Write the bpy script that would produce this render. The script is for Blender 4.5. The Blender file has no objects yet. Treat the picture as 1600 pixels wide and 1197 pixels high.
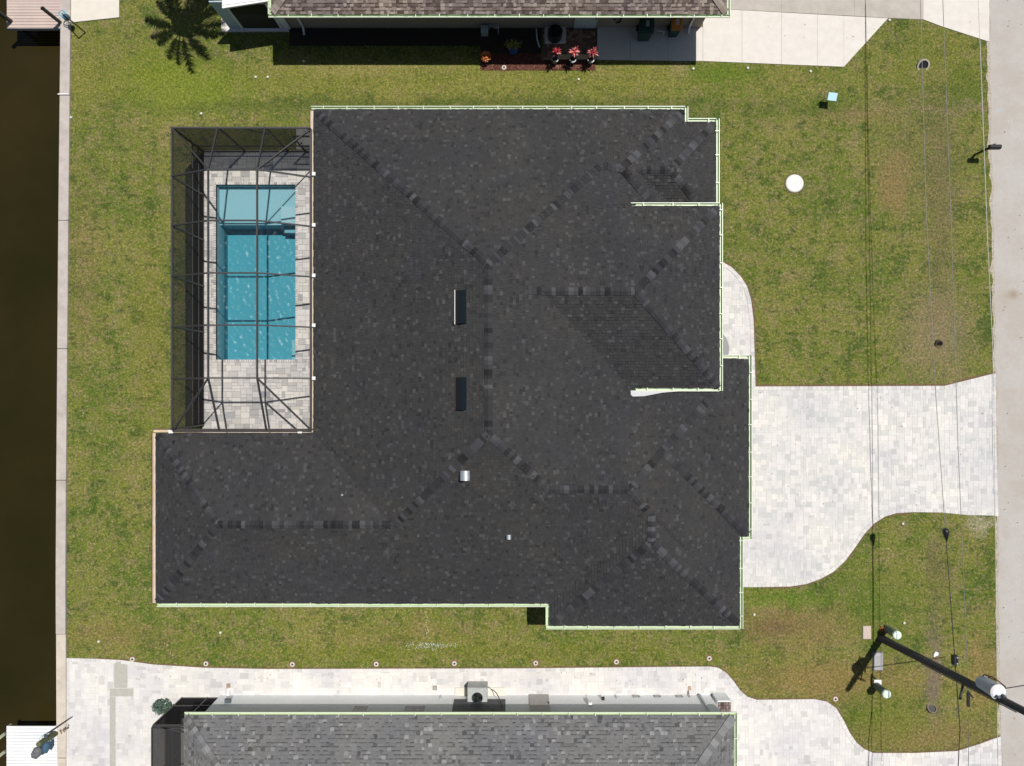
import bpy, math, random
import numpy as np
random.seed(7); rng = np.random.default_rng(7)
C = bpy.context.scene
R = math.radians
# ------------------------------------------------------------------ camera, sky, sun
H = 34.0                       # flying height above the lawn (m)
FPX = 1156.0                   # focal length in photo pixels (1600 wide)
cd = bpy.data.cameras.new('camera'); cam = bpy.data.objects.new('camera', cd)
C.collection.objects.link(cam); C.camera = cam
cam.location = (0, 0, H); cam.rotation_euler = (0, 0, 0)
cd.sensor_width = 36; cd.lens = FPX/1600*36; cd.clip_end = 800
SUN = np.array([0.255, 0.262, 1.0]); SUN /= np.linalg.norm(SUN)       # towards the sun
elev = math.asin(SUN[2]); az = math.atan2(SUN[0], SUN[1])
w = bpy.data.worlds.new('World'); C.world = w; w.use_nodes = True
nt = w.node_tree; bgn = nt.nodes['Background']
sk = nt.nodes.new('ShaderNodeTexSky'); sk.sky_type = 'NISHITA'; sk.sun_disc = False
sk.sun_elevation = elev; sk.sun_rotation = az
nt.links.new(sk.outputs[0], bgn.inputs[0]); bgn.inputs[1].default_value = 0.05
sd = bpy.data.lights.new('sun', 'SUN'); sd.energy = 4.3; sd.angle = R(0.5); sd.color = (1, .955, .9)
so = bpy.data.objects.new('sun', sd); C.collection.objects.link(so)
from mathutils import Vector, Matrix
so.rotation_euler = Vector(SUN).to_track_quat('Z', 'Y').to_euler()
C.view_settings.view_transform = 'Standard'; C.view_settings.look = 'None'
C.view_settings.exposure = 0.0; C.view_settings.gamma = 1

# ------------------------------------------------------------------ helpers
def W(px, py, z=0.0):
    k = (H - z)/FPX
    return ((px - 800)*k, (598.5 - py)*k, z)
def W2(px, py, z=0.0): return W(px, py, z)[:2]

class MB:
    def __init__(s): s.v = []; s.f = []; s.t = []
    def add(s, vs, fs, t=.5):
        n = len(s.v); s.v += [tuple(p) for p in vs]
        s.f += [tuple(i+n for i in f) for f in fs]; s.t += [t]*len(fs); return s
    def box(s, x0, x1, y0, y1, z0, z1, t=.5, M=None):
        if x0 > x1: x0, x1 = x1, x0
        if y0 > y1: y0, y1 = y1, y0
        vs = [(x, y, z) for z in (z0, z1) for y in (y0, y1) for x in (x0, x1)]
        if M is not None: vs = [tuple(M @ Vector(p)) for p in vs]
        return s.add(vs, [(0,2,3,1),(4,5,7,6),(0,1,5,4),(2,6,7,3),(0,4,6,2),(1,3,7,5)], t)
    def bev(s, x0, x1, y0, y1, z0, z1, b=.01, t=.5, M=None):       # block with a chamfered top, no bottom
        vs = [(x0,y0,z0),(x1,y0,z0),(x1,y1,z0),(x0,y1,z0),(x0,y0,z1-b),(x1,y0,z1-b),(x1,y1,z1-b),(x0,y1,z1-b),
              (x0+b,y0+b,z1),(x1-b,y0+b,z1),(x1-b,y1-b,z1),(x0+b,y1-b,z1)]
        if M is not None: vs = [tuple(M @ Vector(p)) for p in vs]
        return s.add(vs, [(0,1,5,4),(1,2,6,5),(2,3,7,6),(3,0,4,7),(4,5,9,8),(5,6,10,9),(6,7,11,10),(7,4,8,11),(8,9,10,11)], t)
    def prism(s, poly, z0, z1, t=.5, bottom=True):
        a = sum(poly[i][0]*poly[(i+1) % len(poly)][1]-poly[(i+1) % len(poly)][0]*poly[i][1] for i in range(len(poly)))
        if a < 0: poly = poly[::-1]
        n = len(poly); vs = [(x, y, z0) for x, y in poly]+[(x, y, z1) for x, y in poly]
        fs = [(i, (i+1) % n, (i+1) % n+n, i+n) for i in range(n)]+[tuple(range(n, 2*n))]
        if bottom: fs.append(tuple(range(n-1, -1, -1)))
        return s.add(vs, fs, t)
    def tube(s, pts, r, n=8, t=.5, cap=True):
        pts = [Vector(p) for p in pts]; rs = r if isinstance(r, (list, tuple)) else [r]*len(pts)
        vs = []; m = len(pts)
        d = (pts[1]-pts[0]).normalized(); up = Vector((0,0,1)) if abs(d.z) < .9 else Vector((1,0,0))
        e1 = d.cross(up).normalized()
        for i, p in enumerate(pts):
            d = (pts[min(i+1, m-1)]-pts[max(i-1, 0)]).normalized()
            e1 = (e1-d*e1.dot(d)).normalized(); e2 = d.cross(e1)
            for k in range(n):
                a = 2*math.pi*k/n; vs.append(p+(e1*math.cos(a)+e2*math.sin(a))*rs[i])
        fs = [(i*n+k, i*n+(k+1) % n, (i+1)*n+(k+1) % n, (i+1)*n+k) for i in range(m-1) for k in range(n)]
        if cap: fs += [tuple(range(n-1, -1, -1)), tuple(range((m-1)*n, m*n))]
        return s.add(vs, fs, t)
    def lathe(s, prof, c, n=16, t=.5, M=None):                      # prof: (r, z)
        vs = []
        for r, z in prof:
            for k in range(n):
                a = 2*math.pi*k/n; p = Vector((r*math.cos(a), r*math.sin(a), z))
                if M is not None: p = M @ p
                vs.append((p[0]+c[0], p[1]+c[1], p[2]+c[2]))
        fs = [(i*n+k, i*n+(k+1) % n, (i+1)*n+(k+1) % n, (i+1)*n+k) for i in range(len(prof)-1) for k in range(n)]
        return s.add(vs, fs, t)
    def beam(s, a, b, w_, h_, t=.5):                                # rectangular bar from a to b
        a = Vector(a); b = Vector(b); d = (b-a).normalized()
        up = Vector((0,0,1)) if abs(d.z) < .95 else Vector((0,1,0))
        e1 = d.cross(up).normalized()*w_/2; e2 = e1.cross(d).normalized()*h_/2
        vs = [p+i*e1+j*e2 for p in (a, b) for i, j in ((-1,-1),(1,-1),(1,1),(-1,1))]
        return s.add(vs, [(0,1,2,3),(7,6,5,4),(0,4,5,1),(1,5,6,2),(2,6,7,3),(3,7,4,0)], t)
    def mesh(s, name, mat, org=(0,0,0), smooth=False):
        me = bpy.data.meshes.new(name)
        o = org; me.from_pydata([(x-o[0], y-o[1], z-o[2]) for x, y, z in s.v], [], s.f)
        at = me.attributes.new('tint', 'FLOAT', 'FACE'); at.data.foreach_set('value', s.t)
        me.materials.append(mat)
        if smooth: me.shade_smooth()
        return me
    def obj(s, name, mat, parent=None, smooth=False, org=None, **kw):
        if org is None: org = ORG.get(parent.name, (0,0,0)) if parent else (0,0,0)
        o = bpy.data.objects.new(name, s.mesh(name, mat, org, smooth)); C.collection.objects.link(o)
        if parent: o.parent = parent; ORG[o.name] = ORG.get(parent.name, (0,0,0))
        else: o.location = org; ORG[o.name] = tuple(org)
        for k, v in kw.items(): o[k] = v
        return o
ORG = {}
def tag(o, label=None, cat=None, group=None, kind=None):
    if label: o['label'] = label
    if cat: o['category'] = cat
    if group: o['group'] = group
    if kind: o['kind'] = kind
    return o
def thing(name, loc, label, cat, group=None):
    o = bpy.data.objects.new(name, None); C.collection.objects.link(o)
    o.location = loc; o.empty_display_size = .2; ORG[o.name] = tuple(loc)
    return tag(o, label, cat, group)
def link_child(name, me, parent, loc=(0,0,0), rotz=0):
    o = bpy.data.objects.new(name, me); C.collection.objects.link(o); o.parent = parent
    o.location = loc; o.rotation_euler = (0,0,rotz); return o
def inside(poly, xs, ys):
    xs = np.asarray(xs); ys = np.asarray(ys); r = np.zeros(xs.shape, bool); n = len(poly)
    for i in range(n):
        x0, y0 = poly[i][:2]; x1, y1 = poly[(i+1) % n][:2]
        if y0 == y1: continue
        c = ((y0 > ys) != (y1 > ys)) & (xs < (x1-x0)*(ys-y0)/(y1-y0)+x0); r ^= c
    return r

# ------------------------------------------------------------------ materials
def newmat(name):
    m = bpy.data.materials.new(name); m.use_nodes = True
    return m, m.node_tree, m.node_tree.nodes['Principled BSDF']
def ramp(nt, fac, stops, interp='LINEAR'):
    r = nt.nodes.new('ShaderNodeValToRGB'); r.color_ramp.interpolation = interp
    el = r.color_ramp.elements
    while len(el) < len(stops): el.new(.5)
    for e, (p, c) in zip(el, stops): e.position = p; e.color = (*c, 1)
    nt.links.new(fac, r.inputs[0]); return r.outputs[0]
def noise(nt, scale, det=3, rough=.6, vec=None):
    n = nt.nodes.new('ShaderNodeTexNoise'); n.inputs['Scale'].default_value = scale
    n.inputs['Detail'].default_value = det; n.inputs['Roughness'].default_value = rough
    if vec is None: vec = pos(nt)
    nt.links.new(vec, n.inputs['Vector']); return n.outputs['Fac']
def pos(nt):
    for n in nt.nodes:
        if n.bl_idname == 'ShaderNodeNewGeometry': return n.outputs['Position']
    return nt.nodes.new('ShaderNodeNewGeometry').outputs['Position']
def mix(nt, fac, a, b, mode='MIX'):
    m = nt.nodes.new('ShaderNodeMix'); m.data_type = 'RGBA'; m.blend_type = mode
    for s_, v in ((0, fac), (6, a), (7, b)):
        if isinstance(v, (int, float)): m.inputs[s_].default_value = v
        elif isinstance(v, tuple): m.inputs[s_].default_value = (*v, 1)
        else: nt.links.new(v, m.inputs[s_])
    return m.outputs[2]
def maprange(nt, v, a, b, c, d):
    m = nt.nodes.new('ShaderNodeMapRange'); nt.links.new(v, m.inputs[0])
    for i, x in enumerate((a, b, c, d)): m.inputs[i+1].default_value = x
    return m.outputs[0]
def bump(nt, bs, h, strength=.3, dist=.01):
    b = nt.nodes.new('ShaderNodeBump'); b.inputs['Strength'].default_value = strength
    b.inputs['Distance'].default_value = dist; nt.links.new(h, b.inputs['Height'])
    nt.links.new(b.outputs[0], bs.inputs['Normal'])
def simple(name, col, rough=.6, metal=0, var=.12, scale=8, bmp=.15, dirt=None, dirt_scale=.8, spec=.5):
    m, nt, bs = newmat(name)
    n = noise(nt, scale, 4)
    lo = tuple(c*(1-var) for c in col); hi = tuple(min(1, c*(1+var)) for c in col)
    c = ramp(nt, n, [(.3, lo), (.7, hi)])
    if dirt:
        d = noise(nt, dirt_scale, 6, .7); c = mix(nt, maprange(nt, d, .5, .75, 0, .7), c, dirt)
    nt.links.new(c, bs.inputs['Base Color']); bs.inputs['Roughness'].default_value = rough
    bs.inputs['Metallic'].default_value = metal; bs.inputs['Specular IOR Level'].default_value = spec
    if bmp: bump(nt, bs, n, bmp)
    return m
def tinted(name, stops, src='attr', rough=.85, grain=60, gamt=.25, stain=None, stain_scale=.5, stain_rng=(.5,.75,.5), bmp=.3, spec=.3):
    """colour picked per piece (face attribute, or the object's random number) with grain and stains on top"""
    m, nt, bs = newmat(name)
    if src == 'attr':
        a = nt.nodes.new('ShaderNodeAttribute'); a.attribute_name = 'tint'; f = a.outputs['Fac']
    else: f = nt.nodes.new('ShaderNodeObjectInfo').outputs['Random']
    c = ramp(nt, f, stops)
    g = noise(nt, grain, 2, .7)
    c = mix(nt, 1.0, c, ramp(nt, g, [(.25, (1-gamt,)*3), (.75, (1+gamt,)*3)]), 'MULTIPLY')
    big = noise(nt, .35, 4, .65)
    c = mix(nt, 1.0, c, ramp(nt, big, [(.35, (.88,.88,.92)), (.65, (1.10,1.09,1.03))]), 'MULTIPLY')
    if stain:
        s_ = noise(nt, stain_scale, 6, .7); c = mix(nt, maprange(nt, s_, stain_rng[0], stain_rng[1], 0, stain_rng[2]), c, stain)
    nt.links.new(c, bs.inputs['Base Color']); bs.inputs['Roughness'].default_value = rough
    bs.inputs['Specular IOR Level'].default_value = spec
    if bmp: bump(nt, bs, g, bmp, .006)
    return m

def px_ellipse(nt, wob, cx, cy, rx, ry, soft=.5):
    x, y, _ = W(cx, cy); k = H/FPX
    mp = nt.nodes.new('ShaderNodeMapping'); mp.vector_type = 'POINT'
    sx, sy = 1/(rx*k), 1/(ry*k)
    mp.inputs['Scale'].default_value = (sx, sy, 0); mp.inputs['Location'].default_value = (-x*sx, -y*sy, 0)
    nt.links.new(wob, mp.inputs['Vector'])
    l = nt.nodes.new('ShaderNodeVectorMath'); l.operation = 'LENGTH'; nt.links.new(mp.outputs[0], l.inputs[0])
    return maprange(nt, l.outputs['Value'], 1+soft*.6, 1-soft, 0, 1)
def turf_color(nt, blade=False):
    p = pos(nt)
    wn = nt.nodes.new('ShaderNodeTexNoise'); wn.inputs['Scale'].default_value = 1.1; wn.inputs['Detail'].default_value = 5
    wn.inputs['Roughness'].default_value = .7
    nt.links.new(p, wn.inputs['Vector'])
    s_ = nt.nodes.new('ShaderNodeVectorMath'); s_.operation = 'MULTIPLY_ADD'
    s_.inputs[1].default_value = (2.2, 2.2, 0); nt.links.new(wn.outputs['Color'], s_.inputs[0])
    off = nt.nodes.new('ShaderNodeVectorMath'); off.operation = 'ADD'; off.inputs[1].default_value = (-1.1, -1.1, 0)
    nt.links.new(p, off.inputs[0]); nt.links.new(off.outputs[0], s_.inputs[2])
    wob = s_.outputs[0]
    c = ramp(nt, noise(nt, .28, 5, .7), [(.34, (.125,.190,.030)), (.5, (.205,.240,.048)), (.66, (.275,.270,.075))])
    med = noise(nt, 1.3, 5, .75)
    c = mix(nt, maprange(nt, med, .50, .60, 0, .7), c, (.310,.262,.125))
    c = mix(nt, maprange(nt, noise(nt, .8, 5, .75), .54, .60, 0, .75), c, (.085,.145,.026))
    c = mix(nt, maprange(nt, noise(nt, 1.9, 4, .7), .36, .46, .75, 0), c, (.075,.115,.026))
    c = mix(nt, maprange(nt, noise(nt, 2.6, 3, .6), .56, .7, 0, .6), c, (.075,.125,.022))
    c = mix(nt, maprange(nt, noise(nt, 4.5, 4, .7), .52, .62, 0, .6), c, (.30,.26,.13))
    # patches that are where they are: (cx, cy, rx, ry, colour, amount, softness)
    for cx, cy, rx, ry, col, am, soft in (
        (700,122,640,34,(.20,.205,.040),.45,.6), (130,120,60,70,(.21,.20,.045),.4,.7),
        (290,142,100,40,(.145,.205,.018),.65,.7), (250,100,60,30,(.150,.195,.020),.5,.6), (780,163,360,10,(.075,.100,.022),.65,.7),
        (420,170,200,10,(.08,.11,.022),.5,.7), (560,104,150,10,(.26,.22,.09),.5,.7), (1060,110,14,18,(.27,.22,.11),.6,.6),
        (1130,112,60,16,(.10,.16,.018),.7,.5), (1250,170,90,12,(.07,.11,.018),.5,.6),(1490,170,90,6,(.24,.19,.12),.7,.7),
        (1397,285,24,50,(.225,.165,.072),.75,.45), (1340,180,60,14,(.22,.17,.08),.6,.6), (1440,240,70,110,(.17,.145,.065),.4,.6),
        (1470,330,24,200,(.145,.125,.062),.55,.6), (1505,140,26,35,(.085,.125,.020),.6,.4), (1455,90,70,50,(.16,.175,.030),.4,.6),
        (1465,520,60,75,(.21,.17,.105),.65,.6), (1540,520,12,26,(.05,.09,.016),.7,.4),
        (1300,1062,150,34,(.225,.165,.062),.7,.7), (1250,978,90,34,(.215,.150,.070),.6,.7), (1230,935,80,14,(.10,.17,.016),.6,.6),
        (1375,940,70,60,(.10,.150,.020),.5,.7), (1440,1150,130,26,(.22,.165,.070),.65,.6), (1535,1060,26,60,(.24,.175,.070),.7,.6),
        (1380,1120,60,40,(.13,.16,.022),.6,.6), (1200,985,40,20,(.13,.085,.05),.5,.6),
        (1458,1045,12,75,(.165,.135,.105),.8,.6), (1460,870,14,34,(.13,.115,.058),.65,.6), (1470,915,20,70,(.13,.125,.048),.4,.6),
        (130,420,30,150,(.19,.145,.065),.35,.7), (230,520,26,160,(.165,.165,.030),.35,.7), (170,990,100,22,(.20,.155,.055),.4,.7),
        (640,990,120,22,(.20,.165,.05),.35,.7), (700,1020,420,12,(.135,.155,.018),.45,.7), (1535,820,26,16,(.36,.34,.26),.55,.6)):
        c = mix(nt, maprange(nt, px_ellipse(nt, wob, cx, cy, rx, ry, soft), 0, 1, 0, am), c, tuple(v*1.42 for v in col))
    # fine mottling of dry and fresh leaves
    c = mix(nt, 1.0, c, ramp(nt, noise(nt, 9, 3, .75), [(.32, (.55,.63,.55)), (.5, (1,1,1)), (.68, (1.5,1.38,1.45))]), 'MULTIPLY')
    if blade:
        a = nt.nodes.new('ShaderNodeAttribute'); a.attribute_name = 'tint'
        c = mix(nt, 1.0, c, ramp(nt, a.outputs['Fac'], [(0, (.5,.7,.55)), (.4, (.95,1.08,.85)), (.75, (1.35,1.28,1.2)), (1, (2.1,1.85,2.4))]), 'MULTIPLY')
    return c
M = {}
def mk_turf(name, blade):
    m, nt, bs = newmat(name); c = turf_color(nt, blade)
    if not blade: c = mix(nt, 1.0, c, (.72,.68,.66), 'MULTIPLY')
    nt.links.new(c, bs.inputs['Base Color']); bs.inputs['Roughness'].default_value = .8; bs.inputs['Specular IOR Level'].default_value = .15
    if not blade: bump(nt, bs, noise(nt, 30, 3), .8, .03)
    return m
M['lawn'] = mk_turf('lawn soil and thatch', False); M['blade'] = mk_turf('grass blades', True)
SH_MAIN = [(0, (.028,.028,.029)), (.15, (.038,.038,.039)), (.75, (.047,.0465,.047)), (.88, (.056,.056,.057)), (1, (.073,.073,.077))]
M['shingle'] = tinted('charcoal shingle', SH_MAIN, grain=45, gamt=.3, stain=(.046,.048,.060), stain_scale=.4, stain_rng=(.5,.8,.5), spec=.15)
SH_CAP = [(0, (.019,.019,.021)), (.3, (.034,.034,.037)), (.75, (.050,.051,.056)), (1, (.085,.088,.095))]
M['cap'] = tinted('charcoal hip cap', SH_CAP, 'obj', grain=45, gamt=.25, spec=.15)
M['cap_mass'] = tinted('charcoal hip cap mass', SH_CAP, 'attr', grain=45, gamt=.25, spec=.15)
SH_GREY = [(0, (.070,.070,.070)), (.10, (.132,.132,.134)), (.2, (.148,.149,.151)), (.75, (.168,.169,.172)), (.88, (.20,.202,.205)), (1, (.265,.268,.27))]
M['shingle_grey'] = tinted('grey shingle', SH_GREY, grain=45, spec=.15)
M['cap_grey'] = tinted('grey hip cap', [(0, (.10,.10,.103)), (.5, (.155,.157,.162)), (1, (.25,.255,.26))], 'obj', grain=45, spec=.15)
SH_BR = [(0, (.075,.055,.048)), (.3, (.13,.10,.088)), (.6, (.21,.17,.15)), (1, (.34,.29,.25))]
M['shingle_brown'] = tinted('brown shingle', SH_BR, grain=45, spec=.15)
M['cap_brown'] = tinted('brown hip cap', [(0, (.15,.12,.10)), (1, (.32,.27,.23))], 'obj', grain=45, spec=.15)
PV = [(0, (.50,.505,.495)), (.12, (.555,.555,.54)), (.35, (.605,.60,.58)), (.65, (.65,.635,.61)), (1, (.69,.67,.645))]
for s_, n in (('attr', 'paver_mass'), ('obj', 'paver')):
    M[n] = tinted('concrete '+n, PV, s_, grain=30, gamt=.10, stain=(.54,.545,.54), stain_scale=.45, stain_rng=(.45,.7,.35), rough=.8)
PW = [(0, (.50,.495,.485)), (.1, (.58,.57,.56)), (.25, (.63,.615,.60)), (.65, (.66,.645,.625)), (1, (.70,.685,.665))]
for s_, n in (('attr', 'paver_warm_mass'), ('obj', 'paver_warm')):
    M[n] = tinted('concrete '+n, PW, s_, grain=30, gamt=.10, stain=(.60,.50,.40), stain_scale=.3, stain_rng=(.55,.75,.35), rough=.8)
PD = [(0, (.30,.30,.31)), (.1, (.40,.395,.39)), (.3, (.50,.485,.465)), (.65, (.57,.555,.53)), (1, (.63,.61,.585))]
for s_, n in (('attr', 'deck_mass'), ('obj', 'deck_paver')):
    M[n] = tinted('tumbled '+n, PD, s_, grain=30, gamt=.12, rough=.8)
M['joint'] = simple('sand joint', (.56,.55,.525), .95, var=.1)
M['joint_dark'] = simple('old sand joint', (.28,.27,.25), .95, var=.1)
M['concrete'] = simple('broom concrete', (.66,.625,.57), .85, var=.05, scale=3, dirt=(.60,.555,.49), dirt_scale=.5)
M['concrete_old'] = simple('old concrete drive', (.45,.415,.365), .9, var=.10, scale=2, dirt=(.36,.33,.29), dirt_scale=.9)
M['concrete_cream'] = simple('cream coated concrete', (.66,.62,.54), .85, var=.04, scale=3)
M['gutter'] = simple('pale green white gutter', (.52,.62,.42), .45, var=.05, scale=2, bmp=0)
M['gutter_lip'] = simple('white gutter lip', (.66,.73,.58), .4, var=.03, bmp=0)
M['gutter_tan'] = simple('tan gutter bottom', (.56,.46,.36), .5, var=.15, scale=3, bmp=0, dirt=(.50,.36,.14), dirt_scale=1.2)
M['white'] = simple('white paint', (.80,.80,.79), .5, var=.03, bmp=.02)
M['stucco_white'] = simple('pale grey stucco', (.80,.82,.83), .9, var=.05, scale=20, bmp=.3)
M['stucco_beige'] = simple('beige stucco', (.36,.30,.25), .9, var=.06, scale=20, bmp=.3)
M['stucco_main'] = simple('warm white stucco', (.62,.61,.58), .9, var=.05, scale=20, bmp=.3)
M['dark_metal'] = simple('bronze aluminium', (.040,.038,.038), .5, .0, var=.15, bmp=0)
M['galv'] = simple('galvanised steel', (.62,.66,.70), .35, .7, var=.1, bmp=0)
M['black'] = simple('black plastic', (.012,.012,.014), .45, var=.1, bmp=0)
M['glass'] = simple('dark window glass', (.02,.03,.035), .08, var=.1, bmp=0)
M['vent'] = simple('dark slate vent metal', (.005,.012,.017), .8, .0, var=.1, bmp=0, spec=.08)
def mk_screen(name, a, col=(.03,.03,.03)):
    m = bpy.data.materials.new(name); m.use_nodes = True; nt = m.node_tree; nt.nodes.clear()
    out = nt.nodes.new('ShaderNodeOutputMaterial'); mx = nt.nodes.new('ShaderNodeMixShader')
    tr = nt.nodes.new('ShaderNodeBsdfTransparent'); df = nt.nodes.new('ShaderNodeBsdfDiffuse'); df.inputs[0].default_value = (*col, 1)
    geo = nt.nodes.new('ShaderNodeNewGeometry'); dt = nt.nodes.new('ShaderNodeVectorMath'); dt.operation = 'DOT_PRODUCT'
    nt.links.new(geo.outputs['Normal'], dt.inputs[0]); nt.links.new(geo.outputs['Incoming'], dt.inputs[1])
    ab = nt.nodes.new('ShaderNodeMath'); ab.operation = 'ABSOLUTE'; nt.links.new(dt.outputs['Value'], ab.inputs[0])
    mxx = nt.nodes.new('ShaderNodeMath'); mxx.operation = 'MAXIMUM'; mxx.inputs[1].default_value = .08; nt.links.new(ab.outputs[0], mxx.inputs[0])
    dv = nt.nodes.new('ShaderNodeMath'); dv.operation = 'DIVIDE'; dv.inputs[0].default_value = 1; nt.links.new(mxx.outputs[0], dv.inputs[1])
    pw = nt.nodes.new('ShaderNodeMath'); pw.operation = 'POWER'; pw.inputs[0].default_value = 1-a; nt.links.new(dv.outputs[0], pw.inputs[1])
    nt.links.new(pw.outputs[0], mx.inputs[0]); nt.links.new(df.outputs[0], mx.inputs[1]); nt.links.new(tr.outputs[0], mx.inputs[2])
    nt.links.new(mx.outputs[0], out.inputs[0]); return m
M['screen'] = mk_screen('insect screen', .07); M['screen_wall'] = mk_screen('wall insect screen', .42, (.06,.06,.06))
M['screen_kick'] = mk_screen('dense pet screen', .55, (.03,.028,.03))
M['screen_olive'] = mk_screen('olive porch screen', .7, (.045,.045,.032))

# ------------------------------------------------------------------ ground, canal, street
def poly_px(pts, z=0): return [W2(x, y, z) for x, y in pts]
SEA_R = [(112,-400),(111,0),(108,300),(104,750),(103,900),(103.5,1197),(104,1700)]     # land side edge of the seawall cap
POOL = (338, 462, 289, 562)
def landx(py):
    for (x0, y0), (x1, y1) in zip(SEA_R, SEA_R[1:]):
        if y0 <= py <= y1: return x0+(x1-x0)*(py-y0)/(y1-y0)
    return 104
lb = MB()
px0, px1, py0, py1 = POOL
L = [W(x, y) for x, y in ((108,-5000),(104,6000))]
def rect(mb, a, b, c, d, z):       # px rect as quad
    mb.add([W(a, d, 0)[:2]+(z,), W(b, d, 0)[:2]+(z,), W(b, c, 0)[:2]+(z,), W(a, c, 0)[:2]+(z,)], [(0,1,2,3)])
EY0, EY1, EX1 = -6000, 7200, 9000
rect(lb, 105, px0, EY0, EY1, 0); rect(lb, px1, EX1, EY0, EY1, 0)
rect(lb, px0, px1, EY0, py0, 0); rect(lb, px0, px1, py1, EY1, 0)
lawn = lb.obj('lawn', M['lawn']); tag(lawn, kind='structure')
m, nt, bs = newmat('canal water')
c = ramp(nt, noise(nt, .12, 4, .6), [(.35, (.016,.015,.003)), (.65, (.030,.022,.006))])
nt.links.new(c, bs.inputs['Base Color']); bs.inputs['Roughness'].default_value = .12; bs.inputs['IOR'].default_value = 1.33
bump(nt, bs, noise(nt, 2.2, 5, .7), .5, .05)
wb = MB(); rect(wb, -9000, 112, EY0, EY1, -1.1); tag(wb.obj('canal_water', m), kind='structure')
# street
m, nt, bs = newmat('worn street surface')
c = ramp(nt, noise(nt, 50, 3, .8), [(.3, (.37,.35,.325)), (.7, (.53,.505,.475))])
c = mix(nt, maprange(nt, noise(nt, .45, 7, .8), .42, .60, 0, .75), c, (.40,.36,.315))
c = mix(nt, maprange(nt, noise(nt, 14, 3, .8), .62, .72, 0, .5), c, (.30,.275,.245))
c = mix(nt, maprange(nt, noise(nt, 2.2, 5, .8), .62, .74, 0, .6), c, (.60,.58,.55))
wobn = nt.nodes.new('ShaderNodeVectorMath'); wobn.operation = 'ADD'; wobn.inputs[1].default_value = (0,0,0); nt.links.new(pos(nt), wobn.inputs[0])
c = mix(nt, maprange(nt, px_ellipse(nt, wobn.outputs[0], 1583, 460, 8, 7, .8), 0, 1, 0, .55), c, (.22,.15,.09))
c = mix(nt, maprange(nt, px_ellipse(nt, wobn.outputs[0], 1570, 463, 16, 12, .9), 0, 1, 0, .3), c, (.34,.27,.18))
c = mix(nt, maprange(nt, px_ellipse(nt, wobn.outputs[0], 1561, 173, 5, 1.5, .6), 0, 1, 0, .6), c, (.30,.48,.62))
nt.links.new(c, bs.inputs['Base Color']); bs.inputs['Roughness'].default_value = .9; bump(nt, bs, noise(nt, 60, 3, .8), .5, .01)
rb = MB(); edge = [(1547,-3000),(1546,0),(1546,120),(1548,210),(1551,330),(1553,450),(1555,570),(1558,690),(1559,800),(1560,950),(1562,1080),(1565,1197),(1567,4000)]
fine = []
for (a, b), (c_, d) in zip(edge, edge[1:]):
    n = max(2, int(min(abs(d-b), 1400)/9))
    for i in range(n): fine.append((a+(c_-a)*i/n+random.uniform(-1.6, 1.6)*(1 if -200 < b+(d-b)*i/n < 1400 else 0), b+(d-b)*i/n))
fine.append(edge[-1])
rb.prism(poly_px(fine+[(1900,4000),(1900,-3000)]), -.05, .015, bottom=False)
street = rb.obj('street', m); tag(street, kind='structure')
# sandy verge fragments at the street edge: one uneven sheet
vm = simple('sandy verge', (.44,.39,.31), .95, var=.25, scale=12)
vb = MB(); left = []
for x, y in fine:
    if -60 < y < 1260: left.append((x-2.2-abs(random.gauss(0, 1.8)), y))
vb.prism(poly_px(left+[(x+3, y) for x, y in reversed([p for p in fine if -60 < p[1] < 1260])]), -.03, .008, bottom=False)
tag(vb.obj('street_verge', vm), kind='structure')

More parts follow.
